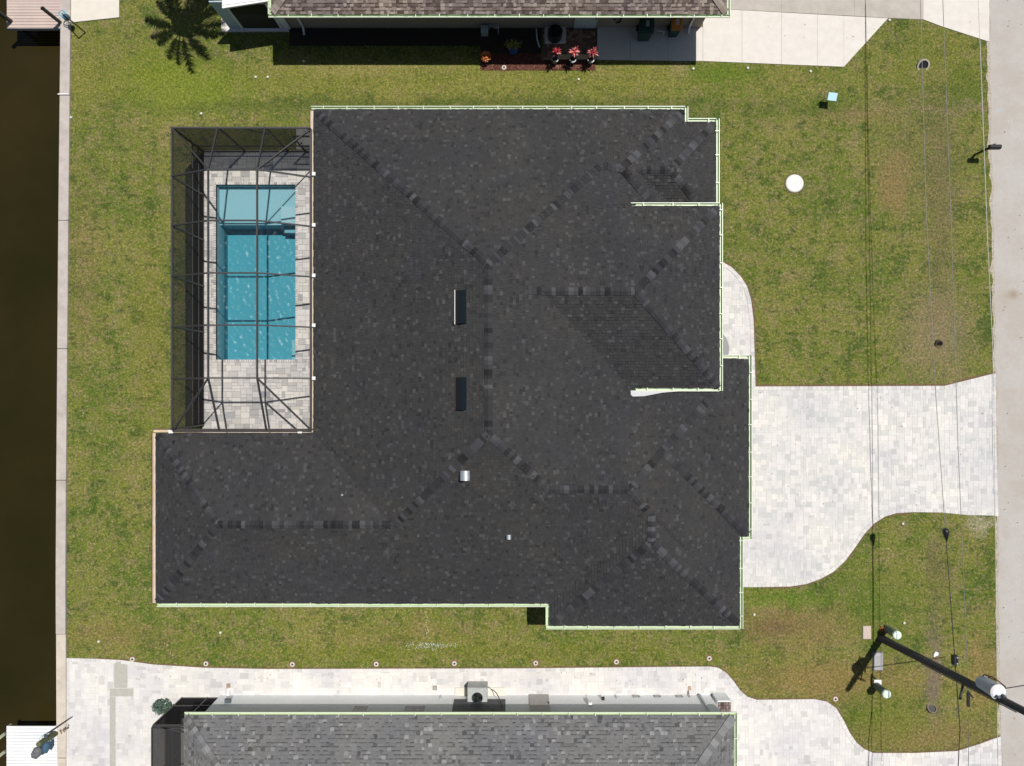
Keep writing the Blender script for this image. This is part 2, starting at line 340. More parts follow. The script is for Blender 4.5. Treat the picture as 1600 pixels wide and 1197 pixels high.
# ------------------------------------------------------------------ pavers
def pave(parent, poly, unit, z0, z1, mat, mat_mass, name='paver', nmax=300, holes=(), weights=None, corners_free=False, cull=None, seed=1):
    """irregular ashlar of blocks on a unit grid; the largest visible ones are objects, the rest one mesh"""
    rnd = random.Random(seed)
    xs = [p[0] for p in poly]; ys = [p[1] for p in poly]
    x0, y0 = min(xs)-unit*2, min(ys)-unit*2; nx = int((max(xs)-x0)/unit)+3; ny = int((max(ys)-y0)/unit)+3
    gx = x0+np.arange(nx+1)*unit; gy = y0+np.arange(ny+1)*unit
    CX, CY = np.meshgrid(gx[:-1]+unit/2, gy[:-1]+unit/2, indexing='ij')
    ok = inside(poly, CX, CY)
    if not corners_free:
        for sx3 in (-.45, .45):
            for sy3 in (-.45, .45): ok &= inside(poly, CX+sx3*unit, CY+sy3*unit)
    for h in holes: ok &= ~inside(h, CX, CY)
    used = ~ok
    g = .004; items = []
    shapes = weights or [((2,2),.34), ((3,2),.22), ((2,3),.08), ((2,1),.18), ((1,2),.08), ((1,1),.1)]
    for j in range(ny):
        i = 0
        while i < nx:
            if used[i, j]: i += 1; continue
            r = rnd.random(); acc = 0; a, b = 1, 1
            for (sa, sb), wt in shapes:
                acc += wt
                if r < acc: a, b = sa, sb; break
            while not (i+a <= nx and j+b <= ny and not used[i:i+a, j:j+b].any()):
                if a > 1 and (a >= b or b == 1): a -= 1
                elif b > 1: b -= 1
                else: break
            used[i:i+a, j:j+b] = True
            items.append((gx[i]+g, gx[i]+a*unit-g, gy[j]+g, gy[j]+b*unit-g, a, b)); i += a
    def vis(it):
        x, y = (it[0]+it[1])/2, (it[2]+it[3])/2
        px, py = 800+x*FPX/H, 598.5-y*FPX/H
        if not (0 < px < 1600 and 0 < py < 1197): return False
        return not (cull and cull(px, py))
    vi = [k for k, it in enumerate(items) if vis(it)]
    vi.sort(key=lambda k: -items[k][4]*items[k][5]+rnd.random()*.5)
    single = set(vi[:nmax]); cache = {}; mass = MB(); org = ORG[parent.name]
    for k, (xa, xb, ya, yb, a, b) in enumerate(items):
        dz = rnd.uniform(-.003, .002)
        if k in single:
            if (a, b) not in cache:
                q = MB(); q.bev(-(xb-xa)/2, (xb-xa)/2, -(yb-ya)/2, (yb-ya)/2, z0-z1, 0, .004); cache[a, b] = q.mesh(name, mat)
            link_child(name, cache[a, b], parent, ((xa+xb)/2-org[0], (ya+yb)/2-org[1], z1+dz-org[2]))
        elif -2 < (k in vi) or True:
            mass.bev(xa, xb, ya, yb, z0, z1+dz, .004, rnd.random())
    if mass.v: tag(mass.obj(name, mat_mass, parent), kind='stuff')
def border(parent, pts, wid, step, z0, z1, mat, name='edging_paver', nmax=0):
    """soldier course along a polyline in world coordinates, laid to its right"""
    P = [Vector(p) for p in pts]; mb = MB(); acc = []
    for a, b in zip(P, P[1:]):
        n = max(1, round((b-a).length/step)); 
        for i in range(n): acc.append(a+(b-a)*i/n)
    acc.append(P[-1])
    nr = []
    for i in range(len(acc)):
        d = (acc[min(i+1, len(acc)-1)]-acc[max(i-1, 0)]).normalized(); nr.append(Vector((d.y, -d.x)))
    for i in range(len(acc)-1):
        a, b = acc[i], acc[i+1]; d = (b-a); a = a+d*.02; b = b-d*.02
        q = [a, b, b+nr[i+1]*wid, a+nr[i]*wid]
        mb.prism([(v.x, v.y) for v in q], z0, z1+random.uniform(-.002,.002), random.random(), bottom=False)
    return tag(mb.obj(name, mat, parent), kind='stuff')

DRIVE = [(1180,604),(1475,603),(1555,583),(1556,700),(1559,806),(1530,805),(1510,804.5),(1470,800.5),(1425,800),(1400,801.5),(1382,807),(1365,818),(1350,834),(1335,856),(1320,876),(1302,893),(1282,904),(1260,912),(1235,916),(1190,917),(1085,917),
         (1085,395),(1105,400),(1127,408.5),(1143,418),(1157,432),(1167,448),(1173,468),(1177,500),(1178.5,550)]
dp = poly_px(DRIVE)
db = MB(); db.prism(dp, -.05, .019, bottom=False); drive = tag(db.obj('driveway', M['joint']), kind='structure')
def under_main(px, py): return 1020 < px < 1110 and py > 0 or px < 1155 and py > 560 and py < 850
pave(drive, dp, .122, .0, .026, M['paver'], M['paver_mass'], cull=under_main, seed=3)
border(drive, [W2(*p) for p in DRIVE[21:]+DRIVE[:5]], .17, .2, .0, .042, M['paver_mass'])
border(drive, [W2(*p) for p in DRIVE[5:21]], .17, .2, .0, .042, M['paver_mass'])
# round grey doormat-like stone at the porch corner
q = MB(); cx, cy = W2(1107, 545); q.lathe([(0,.05),(.92,.05),(.94,.045),(.94,.0)], (cx, cy, 0), 40)
tag(q.obj('round_step', simple('grey exposed aggregate', (.30,.30,.30), .9, var=.45, scale=40), org=None), 'round grey aggregate porch step half hidden under the front gutter', 'step')

NP = [(104.5,1028),(150,1029),(190,1031),(240,1038),(320,1043),(420,1045),(800,1044),(1108,1041),(1122,1043),(1135,1051),(1146,1064),(1156,1078),(1167,1088),(1182,1093),(1230,1092.5),(1272,1092),(1292,1096),(1306,1106),(1317,1124),(1327,1144),(1338,1160),(1350,1170),(1364,1176),(1430,1176),(1495,1173),(1530,1162),(1563,1150),(1566,1260),(1400,1290),(104,1290)]
npol = poly_px(NP)
nb = MB(); nb.prism(npol, -.05, .019, bottom=False); npatio = tag(nb.obj('neighbour_paving', M['joint']), kind='structure')
STRIP = [(178,1032),(200,1033.5),(200,1075),(209,1075),(209,1088),(181,1088),(181,1290),(171,1290),(171,1077),(178,1077)]
PADAC = [(711,1073),(790,1073),(790,1087),(711,1087)]
pave(npatio, npol, .135, .0, .026, M['paver_warm'], M['paver_warm_mass'], holes=(poly_px(STRIP), poly_px(PADAC), poly_px([(262,1093),(1147,1093),(1147,1290),(262,1290)])), seed=5)
border(npatio, [W2(*p) for p in NP[6:28]], .17, .22, .0, .040, M['paver_warm_mass'])
border(npatio, [W2(*p) for p in NP[:7]], .16, .22, .0, .037, M['paver_warm_mass'])
q = MB(); q.prism(poly_px([(179,1033),(199,1034),(199,1074.5),(179,1074.5)]), 0, .036); q.prism(poly_px([(172,1076),(208,1076),(208,1087.5),(172,1087.5)]), 0, .037)
q.prism(poly_px([(172,1088.5),(180.5,1088.5),(180.5,1290),(172,1290)]), 0, .036)
tag(q.obj('concrete_strip', simple('grey green concrete strip', (.43,.42,.37), .9, var=.08)), kind='structure')

def ribbon(pts, w0, w1, z, mat, name):
    P = [Vector(W2(*p)) for p in pts]; acc = []
    for a, b in zip(P, P[1:]):
        n = max(1, int((b-a).length/.12))
        for i in range(n): acc.append(a+(b-a)*i/n)
    acc.append(P[-1]); L_, R_ = [], []
    for i in range(len(acc)):
        d = (acc[min(i+1, len(acc)-1)]-acc[max(i-1, 0)]).normalized(); nn_ = Vector((-d.y, d.x)); L_.append(acc[i]+nn_*random.uniform(w0, w1)); R_.append(acc[i]-nn_*.02)
    q = MB(); n = len(acc); q.add([(*p, z) for p in L_]+[(*p, z) for p in R_], [(n+i, n+i+1, i+1, i) for i in range(n-1)], .5)
    return tag(q.obj(name, mat), kind='structure')
dirt = simple('red brown soil', (.15,.095,.05), .95, var=.35, scale=14)
ribbon(DRIVE[21:]+DRIVE[:3], .03, .14, .022, dirt, 'soil_edge'); ribbon(DRIVE[8:20], .03, .12, .022, dirt, 'soil_edge'); ribbon(NP[1:27], .02, .08, .022, dirt, 'soil_edge')
# top right neighbour's concrete drive, in slabs
def slabs(name, strips, z, mat, kids='slab'):
    base = MB()
    par = tag(None or bpy.data.objects.new(name, None), kind='structure'); 
    bpy.data.objects.remove(par)
    b = MB()
    for s_ in strips: b.prism(poly_px(s_), -.06, z-.02, bottom=False)
    par = tag(b.obj(name, M['joint_dark']), kind='structure')
    for s_ in strips:
        cx = sum(p[0] for p in s_)/len(s_); cy = sum(p[1] for p in s_)/len(s_)
        sh = []
        for x, y in s_:
            d = math.hypot(x-cx, y-cy); sh.append((x-(x-cx)/d*.28, y-(y-cy)/d*.28))
        MB().prism(poly_px(sh), -.03, z+random.uniform(-.003,.003), bottom=False).obj(kids, mat, par)
    return par
def line(x, a, b): return a[1]+(b[1]-a[1])*(x-a[0])/(b[0]-a[0])
bot = [(933,94),(1098,96),(1318,105)]; xs_ = [933,985,1044,1098,1159,1221,1277,1318]
def by(x): return line(x, bot[0], bot[1]) if x <= 1098 else line(x, bot[1], bot[2])
st = []
for a, b in zip(xs_, xs_[1:]):
    ta = 43 if b <= 1098 else line(a, (1098,13), (1387,29)); tb = 43 if b <= 1098 else line(b, (1098,13), (1387,29))
    st.append([(a, ta), (b, tb), (b, by(b)), (a, by(a))])
st.append([(1318, 25.2), (1387, 29), (1318, 105)])
for i, s_ in enumerate(st): pass
slabs('neighbour_side_drive', st, .035, M['concrete'])
slabs('neighbour_old_drive', [[(1080,-260),(1221,-260),(1221,19.5),(1080,12)],[(1221,-260),(1335,-260),(1335,25.7),(1221,19.5)],[(1335,-260),(1442,-260),(1442,31),(1387,28.7),(1335,25.7)]], .03, M['concrete_old'])
slabs('neighbour_apron', [[(1442,-260),(1474,-260),(1474,43),(1442,31)],[(1474,-260),(1545,-260),(1545,66),(1474,43)]], .034, M['concrete'])
slabs('neighbour_pad', [[(112,-200),(187,-200),(187,28),(112,36)]], .05, M['concrete_cream'])
# ------------------------------------------------------------------ seawall, docks
SEA_L = [(98,-400),(97,0),(93.5,300),(90,750),(89,900),(90,1197),(90,1700)]
def interp(S, py):
    for (x0, y0), (x1, y1) in zip(S, S[1:]):
        if y0 <= py <= y1: return x0+(x1-x0)*(py-y0)/(y1-y0)
sea = thing('seawall', W(100, 600), 'long pinkish grey concrete seawall cap between canal and lawn', 'seawall')
wm = simple('seawall concrete', (.47,.425,.385), .9, var=.10, scale=3, dirt=(.30,.265,.235), dirt_scale=1.0)
wm2 = simple('seawall concrete pale', (.56,.50,.42), .9, var=.10, scale=3, dirt=(.40,.345,.29), dirt_scale=1.2)
js = [-400,150,345,545,750,990,1183,1500]
for i, (a, b) in enumerate(zip(js, js[1:])):
    n = 6; pl = []; 
    for k in range(n+1): y = a+.5+(b-a-1)*k/n; pl.append((interp(SEA_L, y), y))
    for k in range(n, -1, -1): y = a+.5+(b-a-1)*k/n; pl.append((interp(SEA_R, y)+1, y))
    MB().prism(poly_px(pl), -.25, .09+random.uniform(-.012,.012)).obj('cap_segment', wm if i < 5 else wm2, sea)
MB().prism(poly_px([(interp(SEA_L, y)+2, y) for y in range(-400, 1501, 100)]+[(interp(SEA_R, y)-2, y) for y in range(1500, -401, -100)]), -2.2, -.24).obj('wall_face', wm, sea)
q = MB(); x, y = W2(101, 148.5); q.box(x-.24, x+.26, y-.025, y+.025, .09, .13)
tag(q.obj('white_strap', M['white']), 'thin white strap lying across the seawall cap beside the upper lawn', 'strap')

def dock(name, px0, px1, py0, py1, z, mat, label, nplank):
    t = thing(name, W((px0+px1)/2, (py0+py1)/2, z), label, 'dock')
    a = W2(px0, py0, z); b = W2(px1, py1, z); h = (a[1]-b[1])/nplank
    cache = MB(); cache.bev(-(b[0]-a[0])/2, (b[0]-a[0])/2, -h/2+.006, h/2-.006, -.035, 0, .006); me = cache.mesh('plank', mat)
    for k in range(nplank):
        link_child('plank', me, t, (random.uniform(-.004,.004), a[1]-h*(k+.5)-t.location.y, 0))
    q = MB()
    q.box(a[0]+.02, a[0]+.08, b[1]+.02, a[1], z-.25, z-.04); q.box(b[0]-.12, b[0]-.06, b[1]+.02, a[1], z-.25, z-.04); q.box(a[0], b[0]-.05, b[1]-.035, b[1]-.003, z-.22, z-.002)
    q.obj('joist', M['concrete_old'], t); return t
pl_b = tinted('pinkish beige decking', [(0, (.50,.40,.36)), (1, (.58,.475,.43))], 'obj', grain=20, gamt=.08)
pl_w = tinted('white decking', [(0, (.74,.76,.77)), (1, (.80,.81,.82))], 'obj', grain=20, gamt=.05)
dock('dock', 10.5, 96.5, -150, 43, .05, pl_b, 'pinkish beige plank dock at the top left corner over the canal', 42)
dock('dock', 10, 89.5, 1134.5, 1330, .12, pl_w, 'white plank dock at the bottom left corner over the canal', 40)
pile = simple('black green piling wrap', (.030,.036,.026), .6, var=.3, scale=6)
def piling(px, py, r, ztop, label, lean=(0,0), cat='piling', mat=None, group=None):
    x, y = W2(px, py); t = thing('dock_piling', (x, y, -1.1), label, cat, group)
    MB().tube([(x, y, -2), (x+lean[0], y+lean[1], ztop)], [r, r*.95], 14).obj('post', mat or pile, t)
    MB().lathe([(r*1.05,0),(r*1.05,.04),(r*.3,.12),(0,.13)], (x+lean[0], y+lean[1], ztop-.01), 14).obj('cap', M['black'], t); return t
piling(96, 36.5, .085, 1.35, 'black dock piling rising at the inner corner of the pinkish dock', (0,0))
piling(18, 34, .10, 1.35, 'black dock piling rising at the canal corner of the pinkish dock')
# tackle beside the upper seawall: post with a light blue hose coil
x, y = W2(133.5, 51); t = thing('hose_post', (x, y, 0), 'slim black hose post with a light blue coil at the seawall top', 'hose post')
MB().tube([(x, y, 0), (x-.02, y+.02, 1.15)], .03, 8).obj('post', M['black'], t)
q = MB()
blue = simple('light blue hose', (.22,.50,.66), .4, var=.1, bmp=0)
for k, (hx, hy, hz, rr) in enumerate(((-.62,.50,.75,.15),(-.55,.44,.72,.13),(-.66,.55,.70,.12))):
    q.tube([(x+hx+rr*math.cos(a*math.pi/8), y+hy+rr*math.sin(a*math.pi/8), hz+.02*math.sin(a)) for a in range(17)], .016, 6)
q.obj('hose_coil', blue, t)
q = MB(); q.beam((x, y, 1.1), (x-.6, y+.48, .78), .04, .04); q.obj('arm', M['black'], t)
q = MB(); q.lathe([(0,.62),(.13,.62),(.15,.7),(.12,.8),(0,.8)], (x-.45, y+.36, 0), 12); q.obj('reel', simple('dark teal reel', (.03,.10,.13), .5), t)
# bottom left: olive piling with davit pole and wrapped items over the white dock
x, y = W2(79, 1150)
t = thing('davit', (x, y, -1), 'olive piling with long black pole and draped grey and blue covers over the white dock', 'davit')
MB().tube([W(86,1146,.1), W(60,1163,1.35)], [.14,.11], 14).obj('post', simple('olive piling', (.085,.10,.045), .7, var=.3, scale=4), t)
MB().tube([W(111,1121,.25), W(74,1146,.75)], [.025,.03], 8).obj('pole', M['black'], t)
q = MB(); q.tube([(W(81,1149)[0]+.26*math.cos(a*math.pi/12), W(81,1149)[1]+.26*math.sin(a*math.pi/12), .5+.03*math.sin(a*2)) for a in range(25)], .012, 6)
q.tube([(W(82,1147)[0]+.22*math.cos(a*math.pi/12), W(82,1147)[1]+.22*math.sin(a*math.pi/12), .47) for a in range(25)], .012, 6)
q.obj('hose_coil', simple('sea green hose', (.30,.60,.52), .4, bmp=0), t)
def cover(pts, z, hgt, mat, name):
    q = MB(); P = poly_px(pts, z+hgt/2); n = len(P); cx = sum(p[0] for p in P)/n; cy = sum(p[1] for p in P)/n
    vs = []; fs = []
    for k, (s_, zz) in enumerate(((.7,0),(1,hgt*.3),(1,hgt*.55),(.75,hgt*.9),(.3,hgt))):
        for (a, b) in P: vs.append((cx+(a-cx)*s_, cy+(b-cy)*s_, z+zz+random.uniform(-.01,.01)))
    for k in range(4): fs += [(k*n+i, k*n+(i+1) % n, (k+1)*n+(i+1) % n, (k+1)*n+i) for i in range(n)]
    fs.append(tuple(range(4*n, 5*n))); q.add(vs, fs); q.obj(name, mat, t, smooth=True)
cover([(60,1166),(66,1172),(64,1180),(57,1186),(50,1184),(49,1177),(53,1169)], .7, .32, simple('grey canvas cover', (.13,.13,.14), .8, var=.25, scale=9), 'cover')
cover([(71,1158),(77,1161),(77,1170),(73,1177),(68,1174),(66,1168)], .55, .3, simple('blue canvas cover', (.045,.11,.18), .8, var=.2, scale=9), 'cover')
cover([(69,1147),(74,1148),(75,1153),(69,1156)], .8, .12, simple('slate canvas', (.05,.06,.08), .8), 'bracket')
q = MB(); x, y = W2(103,1138)
for k in range(22):
    dx, dy = random.uniform(-.22,.22), 0; dy = dx*.6+random.uniform(-.06,.06)
    q.tube([(x+dx, y+dy, .09), (x+dx+random.uniform(-.08,.08), y+dy+random.uniform(-.08,.08), .14)], .014, 5)
tag(q.obj('driftwood', simple('brown driftwood', (.14,.10,.08), .9, var=.3)), 'small heap of brown driftwood under the black pole on the lower seawall', 'driftwood')
for yy in (1150, 1178):
    q = MB(); a = W(-2, yy+4, -.3); b = W(8.5, yy-4, -.3); q.beam(a, b, .14, .12)
    tag(q.obj('fender_beam', simple('pale olive beam', (.30,.31,.22), .8, var=.2)), 'pale olive beam end beside the white dock, %s of the two' % ('upper' if yy == 1150 else 'lower'), 'beam')

# ------------------------------------------------------------------ hip roofs
PITCH = .5; Z0 = 2.9
class Hip:
    def __init__(s, ex0, ex1, ey0, ey1, r0, r1, axis, z0=Z0, open0=False, open1=False, drop=0, zr=None):
        """eave rectangle and ridge ends in photo pixels; axis is the ridge direction; open0/1: that end is a plain gable inside another roof"""
        s.z0 = z0-drop; s.axis = axis
        a = W2(ex0, ey1, z0); b = W2(ex1, ey0, z0)
        s.x0, s.y0, s.x1, s.y1 = a[0], a[1], b[0], b[1]
        if drop: s.x0 += drop; s.y0 += drop; s.x1 -= drop; s.y1 -= drop
        if zr is None:
            half = (s.y1-s.y0)/2 if axis == 'x' else (s.x1-s.x0)/2
            zr = z0+PITCH*half
        s.zr = zr-drop
        p = W2(*r0, zr); q = W2(*r1, zr)
        s.open = (open0, open1)
        if axis == 'x':
            s.ry = (p[1]+q[1])/2; s.a = s.x0 if open0 else p[0]; s.b = s.x1 if open1 else q[0]
        else:
            s.rx = (p[0]+q[0])/2; s.a = s.y0 if open0 else min(p[1], q[1]); s.b = s.y1 if open1 else max(p[1], q[1])
        s.faces = []; z, r = s.z0, s.zr
        x0, x1, y0, y1, A, B = s.x0, s.x1, s.y0, s.y1, s.a, s.b
        if axis == 'x':
            Y = s.ry
            s.faces.append([(x0,y0,z),(x1,y0,z),(B,Y,r),(A,Y,r)]); s.faces.append([(x1,y1,z),(x0,y1,z),(A,Y,r),(B,Y,r)])
            if not open1: s.faces.append([(x1,y0,z),(x1,y1,z),(B,Y,r)])
            if not open0: s.faces.append([(x0,y1,z),(x0,y0,z),(A,Y,r)])
        else:
            X = s.rx
            s.faces.append([(x1,y0,z),(x1,y1,z),(X,B,r),(X,A,r)]); s.faces.append([(x0,y1,z),(x0,y0,z),(X,A,r),(X,B,r)])
            if not open1: s.faces.append([(x1,y1,z),(x0,y1,z),(X,B,r)])
            if not open0: s.faces.append([(x0,y0,z),(x1,y0,z),(X,A,r)])
        s.planes = []
        for f in s.faces:
            a, b, c = (np.array(p) for p in f[:3]); n = np.cross(b-a, c-a); n /= n[2]
            s.planes.append((-n[0], -n[1], float(n @ a)))
    def h(s, x, y):
        x = np.asarray(x, float); y = np.asarray(y, float)
        v = np.min([a*x+b*y+c for a, b, c in s.planes], axis=0)
        out = (x < s.x0) | (x > s.x1) | (y < s.y0) | (y > s.y1)
        return np.where(out, -99, v)
    def solid(s, mb, k):
        zb = s.z0-.2-k*.004
        for f in s.faces: mb.add(f, [tuple(range(len(f)))])
        c = [(s.x0,s.y0),(s.x1,s.y0),(s.x1,s.y1),(s.x0,s.y1)]
        for i in range(4):
            a, b = c[i], c[(i+1) % 4]; mb.add([(*a, zb), (*b, zb), (*b, s.z0), (*a, s.z0)], [(0,1,2,3)])
        mb.add([(*p, zb) for p in c[::-1]], [(0,1,2,3)])
        if s.axis == 'x':
            if s.open[0]: mb.add([(s.x0,s.y0,s.z0),(s.x0,s.ry,s.zr),(s.x0,s.y1,s.z0)], [(0,1,2)])
            if s.open[1]: mb.add([(s.x1,s.y0,s.z0),(s.x1,s.y1,s.z0),(s.x1,s.ry,s.zr)], [(0,1,2)])
        else:
            if s.open[0]: mb.add([(s.x0,s.y0,s.z0),(s.x1,s.y0,s.z0),(s.rx,s.y0,s.zr)], [(0,1,2)])
            if s.open[1]: mb.add([(s.x0,s.y1,s.z0),(s.rx,s.y1,s.zr),(s.x1,s.y1,s.z0)], [(0,1,2)])
def rheight(hips, x, y): return np.max([h.h(x, y) for h in hips], axis=0)
def shingles(hips, tabs, expo, lim=None, seed=1, light=.1, thick=.026, dash=0):
    rnd = random.Random(seed); mb = MB()
    for hi, hp in enumerate(hips):
        others = [o for o in hips if o is not hp]
        for f in hp.faces:
            P = [Vector(p) for p in f]; u = (P[1]-P[0]).normalized(); hv = Vector((-u.y, u.x, 0))
            apex = P[2]; run = (apex-P[0]).dot(hv); sl = (apex.z-P[0].z)/run
            cs = 1/math.sqrt(1+sl*sl); step = expo*cs; nrm = Vector((-hv.x*sl, -hv.y*sl, 1)).normalized()
            Lu = [((p-P[0]).dot(u), (p-P[0]).dot(hv)) for p in P]
            L0, L1 = 0, (P[1]-P[0]).length
            ta = Lu[-1][0] if len(P) == 4 else Lu[2][0]; tb = Lu[2][0]
            for k in range(int(run/step)+1):
                v0 = k*step; v1 = min(v0+step*1.15, run); fr = min(1, (v0+step*.3)/run)
                ua = L0+(ta-L0)*fr; ub = L1+(tb-L1)*fr
                if ub-ua < .03: continue
                us = ua-rnd.uniform(0, .2); row = []
                while us < ub:
                    wd = rnd.choice(tabs); a = max(us, ua); b = min(us+wd, ub); us += wd
                    if b-a > .02: row.append((a, b))
                if not row: continue
                mids = np.array([(P[0]+u*((a+b)/2)+hv*(v0+step*.5))[:] for a, b in row])
                own = mids[:,2]+sl*0
                own = P[0].z+sl*(v0+step*.5)+0*mids[:,0]
                keep = np.ones(len(row), bool)
                if others:
                    oh = np.max([o.h(mids[:,0], mids[:,1]) for o in others], axis=0); keep = own > oh-.07
                if lim is not None: keep &= lim(mids[:,0], mids[:,1], own)
                for (a, b), kp in zip(row, keep):
                    if not kp: continue
                    th = thick*rnd.choice((.6,.6,1,1,1.5)); g = .003
                    z0_, z1_ = th, .002
                    def pt(uu, vv, hh): return P[0]+u*uu+hv*vv+Vector((0,0,sl*vv))+nrm*hh
                    q = [pt(a+g, v0, 0), pt(b-g, v0, 0), pt(b-g, v0, z0_), pt(a+g, v0, z0_), pt(b-g, v1, z1_), pt(a+g, v1, z1_)]
                    r = rnd.random(); t_ = .2+.6*rnd.random() if r > light+.12 else (rnd.uniform(.88, 1) if r > .12 else rnd.uniform(0, .15))
                    if b-a > tabs[3]*1.02 and (t_ > .85 or t_ < .16): t_ = .3+.5*rnd.random()
                    mb.add(q, [(0,1,2,3),(3,2,4,5),(0,3,5),(1,4,2)], t_)
                    if dash and rnd.random() < dash:
                        va = v0+step*rnd.uniform(.62,.74); b2 = a+(b-a)*rnd.uniform(.7,1); f_ = lambda vv: z0_+(z1_-z0_)*(vv-v0)/(v1-v0)+.003
                        mb.add([pt(a+g, va, f_(va)), pt(b2, va, f_(va)), pt(b2, v0+step*.99, f_(v0+step*.99)), pt(a+g, v0+step*.99, f_(v0+step*.99))], [(0,1,2,3)], rnd.uniform(0,.06))
    return mb
def caps(roof, hips, segs, mat, mat_mass, nmax, wid=.16, step=.15, seed=2, lift0=0):
    """lapped hip and ridge caps folded over each visible hip line (photo pixels, z taken from the roof itself)"""
    rnd = random.Random(seed); out = []
    for (a, za), (b, zb) in segs:
        A = Vector(W2(*a, za)); B = Vector(W2(*b, zb)); d = (B-A); L = d.length; d.normalize(); n = Vector((d.y, -d.x))
        k = 0; s_ = 0
        while s_ < L:
            e = step*rnd.choice((.8,1,1,1.3)); 
            f0, f1 = s_, min(L+.05, s_+e*1.25)
            pts = []
            for fv, lift in ((f0, .030+rnd.uniform(0,.008)), (f1, .012)):
                for off in (-wid, 0, wid):
                    p = A+d*fv+n*off; c = A+d*fv
                    z = float(rheight(hips, p.x, p.y)); zc = float(rheight(hips, c.x, c.y))
                    if z < 0 or z < zc-.2: z = zc-wid*.3
                    pts.append(Vector((p.x, p.y, z+lift+lift0)))
            out.append(pts); s_ += e
    rnd.shuffle(out); mass = MB(); org = ORG[roof.name]
    for i, p in enumerate(out):
        q = mass if i >= nmax else MB(); th = Vector((0,0,-.022))
        q.add(p+[p[0]+th, p[1]+th, p[2]+th], [(0,1,4,3),(1,2,5,4),(6,7,1,0),(7,8,2,1),(3,6,0),(5,2,8)], rnd.random())
        if i < nmax:
            c = (p[1]+p[4])/2; me = q.mesh('ridge_cap', mat, c); link_child('ridge_cap', me, roof, (c.x-org[0], c.y-org[1], c.z-org[2]))
    if mass.v: tag(mass.obj('ridge_cap', mat_mass, roof), kind='stuff')

def gutter(parent, a, b, z, mat=None, lip=None, step=1.08, wid=.125, hgt=.11, ends=(0,0), strap=True):
    """open K-style gutter along the eave a->b (photo pixels at height z), trough to the left of a->b, with hangers"""
    A = Vector(W(*a, z)); B = Vector(W(*b, z)); d = (B-A).normalized(); n = Vector((d.y, -d.x, 0)); up = Vector((0,0,1))
    A = A-d*ends[0]; B = B+d*ends[1]; A = A+n*.012; B = B+n*.012; L = (B-A).length
    sec = [(0,-.02),(0,-hgt),(wid*.75,-hgt),(wid,-hgt*.45),(wid,0),(wid-.022,0),(wid-.022,-.012),(wid-.010,-hgt*.42),(wid*.72,-hgt+.01),(.01,-hgt+.01),(.01,-.02)]
    q = MB(); vs = [A+n*x+up*y for x, y in sec]+[B+n*x+up*y for x, y in sec]; m_ = len(sec)
    q.add(vs, [(i, (i+1) % m_, (i+1) % m_+m_, i+m_) for i in range(m_)])
    for P, fl in ((A, 1), (B, 0)):
        f = tuple(range(m_))
    q.add([A+n*x+up*y for x, y in ((0,-.02),(0,-hgt),(wid*.75,-hgt),(wid,-hgt*.45),(wid,0))], [(0,1,2,3,4)])
    q.add([B+n*x+up*y for x, y in ((0,-.02),(0,-hgt),(wid*.75,-hgt),(wid,-hgt*.45),(wid,0))], [(4,3,2,1,0)])
    g_ = q.obj('gutter', mat or M['gutter'], parent)
    q = MB(); q.beam(A+n*(wid-.008)+up*.006, B+n*(wid-.008)+up*.006, .026, .012)
    q.obj('front_lip', lip or M['gutter_lip'], g_)
    if strap:
        k = 0; s_ = random.uniform(.2, step)
        q = MB()
        while s_ < L-.05:
            c = A+d*s_; q.beam(c+n*-.05+up*.012, c+n*(wid+.01)+up*.014, .03, .012); s_ += step*random.uniform(.9, 1.12)
        if q.v: q.obj('hanger', M['gutter_lip'], g_)
    return g_

# ---- the main house
HM = Hip(490,1043,171,943, (763,412),(763,678), 'y', zr=6.6)
HB = Hip(820,1070,171,352, (850,262),(972,262), 'x', open0=True, drop=.012)
HC = Hip(930,1119,190,340, (950,265),(1048,265), 'x', open0=True, drop=.02)
ZD = 3.74
HD = Hip(800,1124,322,606, (815,455),(993,455), 'x', z0=ZD, open0=True)
HE = Hip(800,1155,560,943, (815,765),(985,765), 'x', open0=True, drop=.010)
HE2 = Hip(900,1170,561,838, (950,705),(1035,705), 'x', open0=True, drop=.004)
HF = Hip(858,1156,720,978, (1018,760),(1018,848), 'y', open1=True, drop=.006)
HG = Hip(243,700,676,943, (340,820),(650,820), 'x', open1=True, drop=.018)
hips = [HM, HB, HC, HD, HE, HE2, HF, HG]
house = thing('house', W(760, 560), 'large house with dark charcoal hip roof in the middle, pool cage at its left', 'house')
q = MB()
for k, h_ in enumerate(hips): h_.solid(q, k)
roof = q.obj('roof', M['shingle'], house)
tag(shingles(hips, (.09,.12,.15,.18,.22), .135, seed=4, light=.11).obj('shingle', M['shingle'], roof), kind='stuff')
r = HM.zr
S = lambda a, za, b, zb: ((a, za), (b, zb))
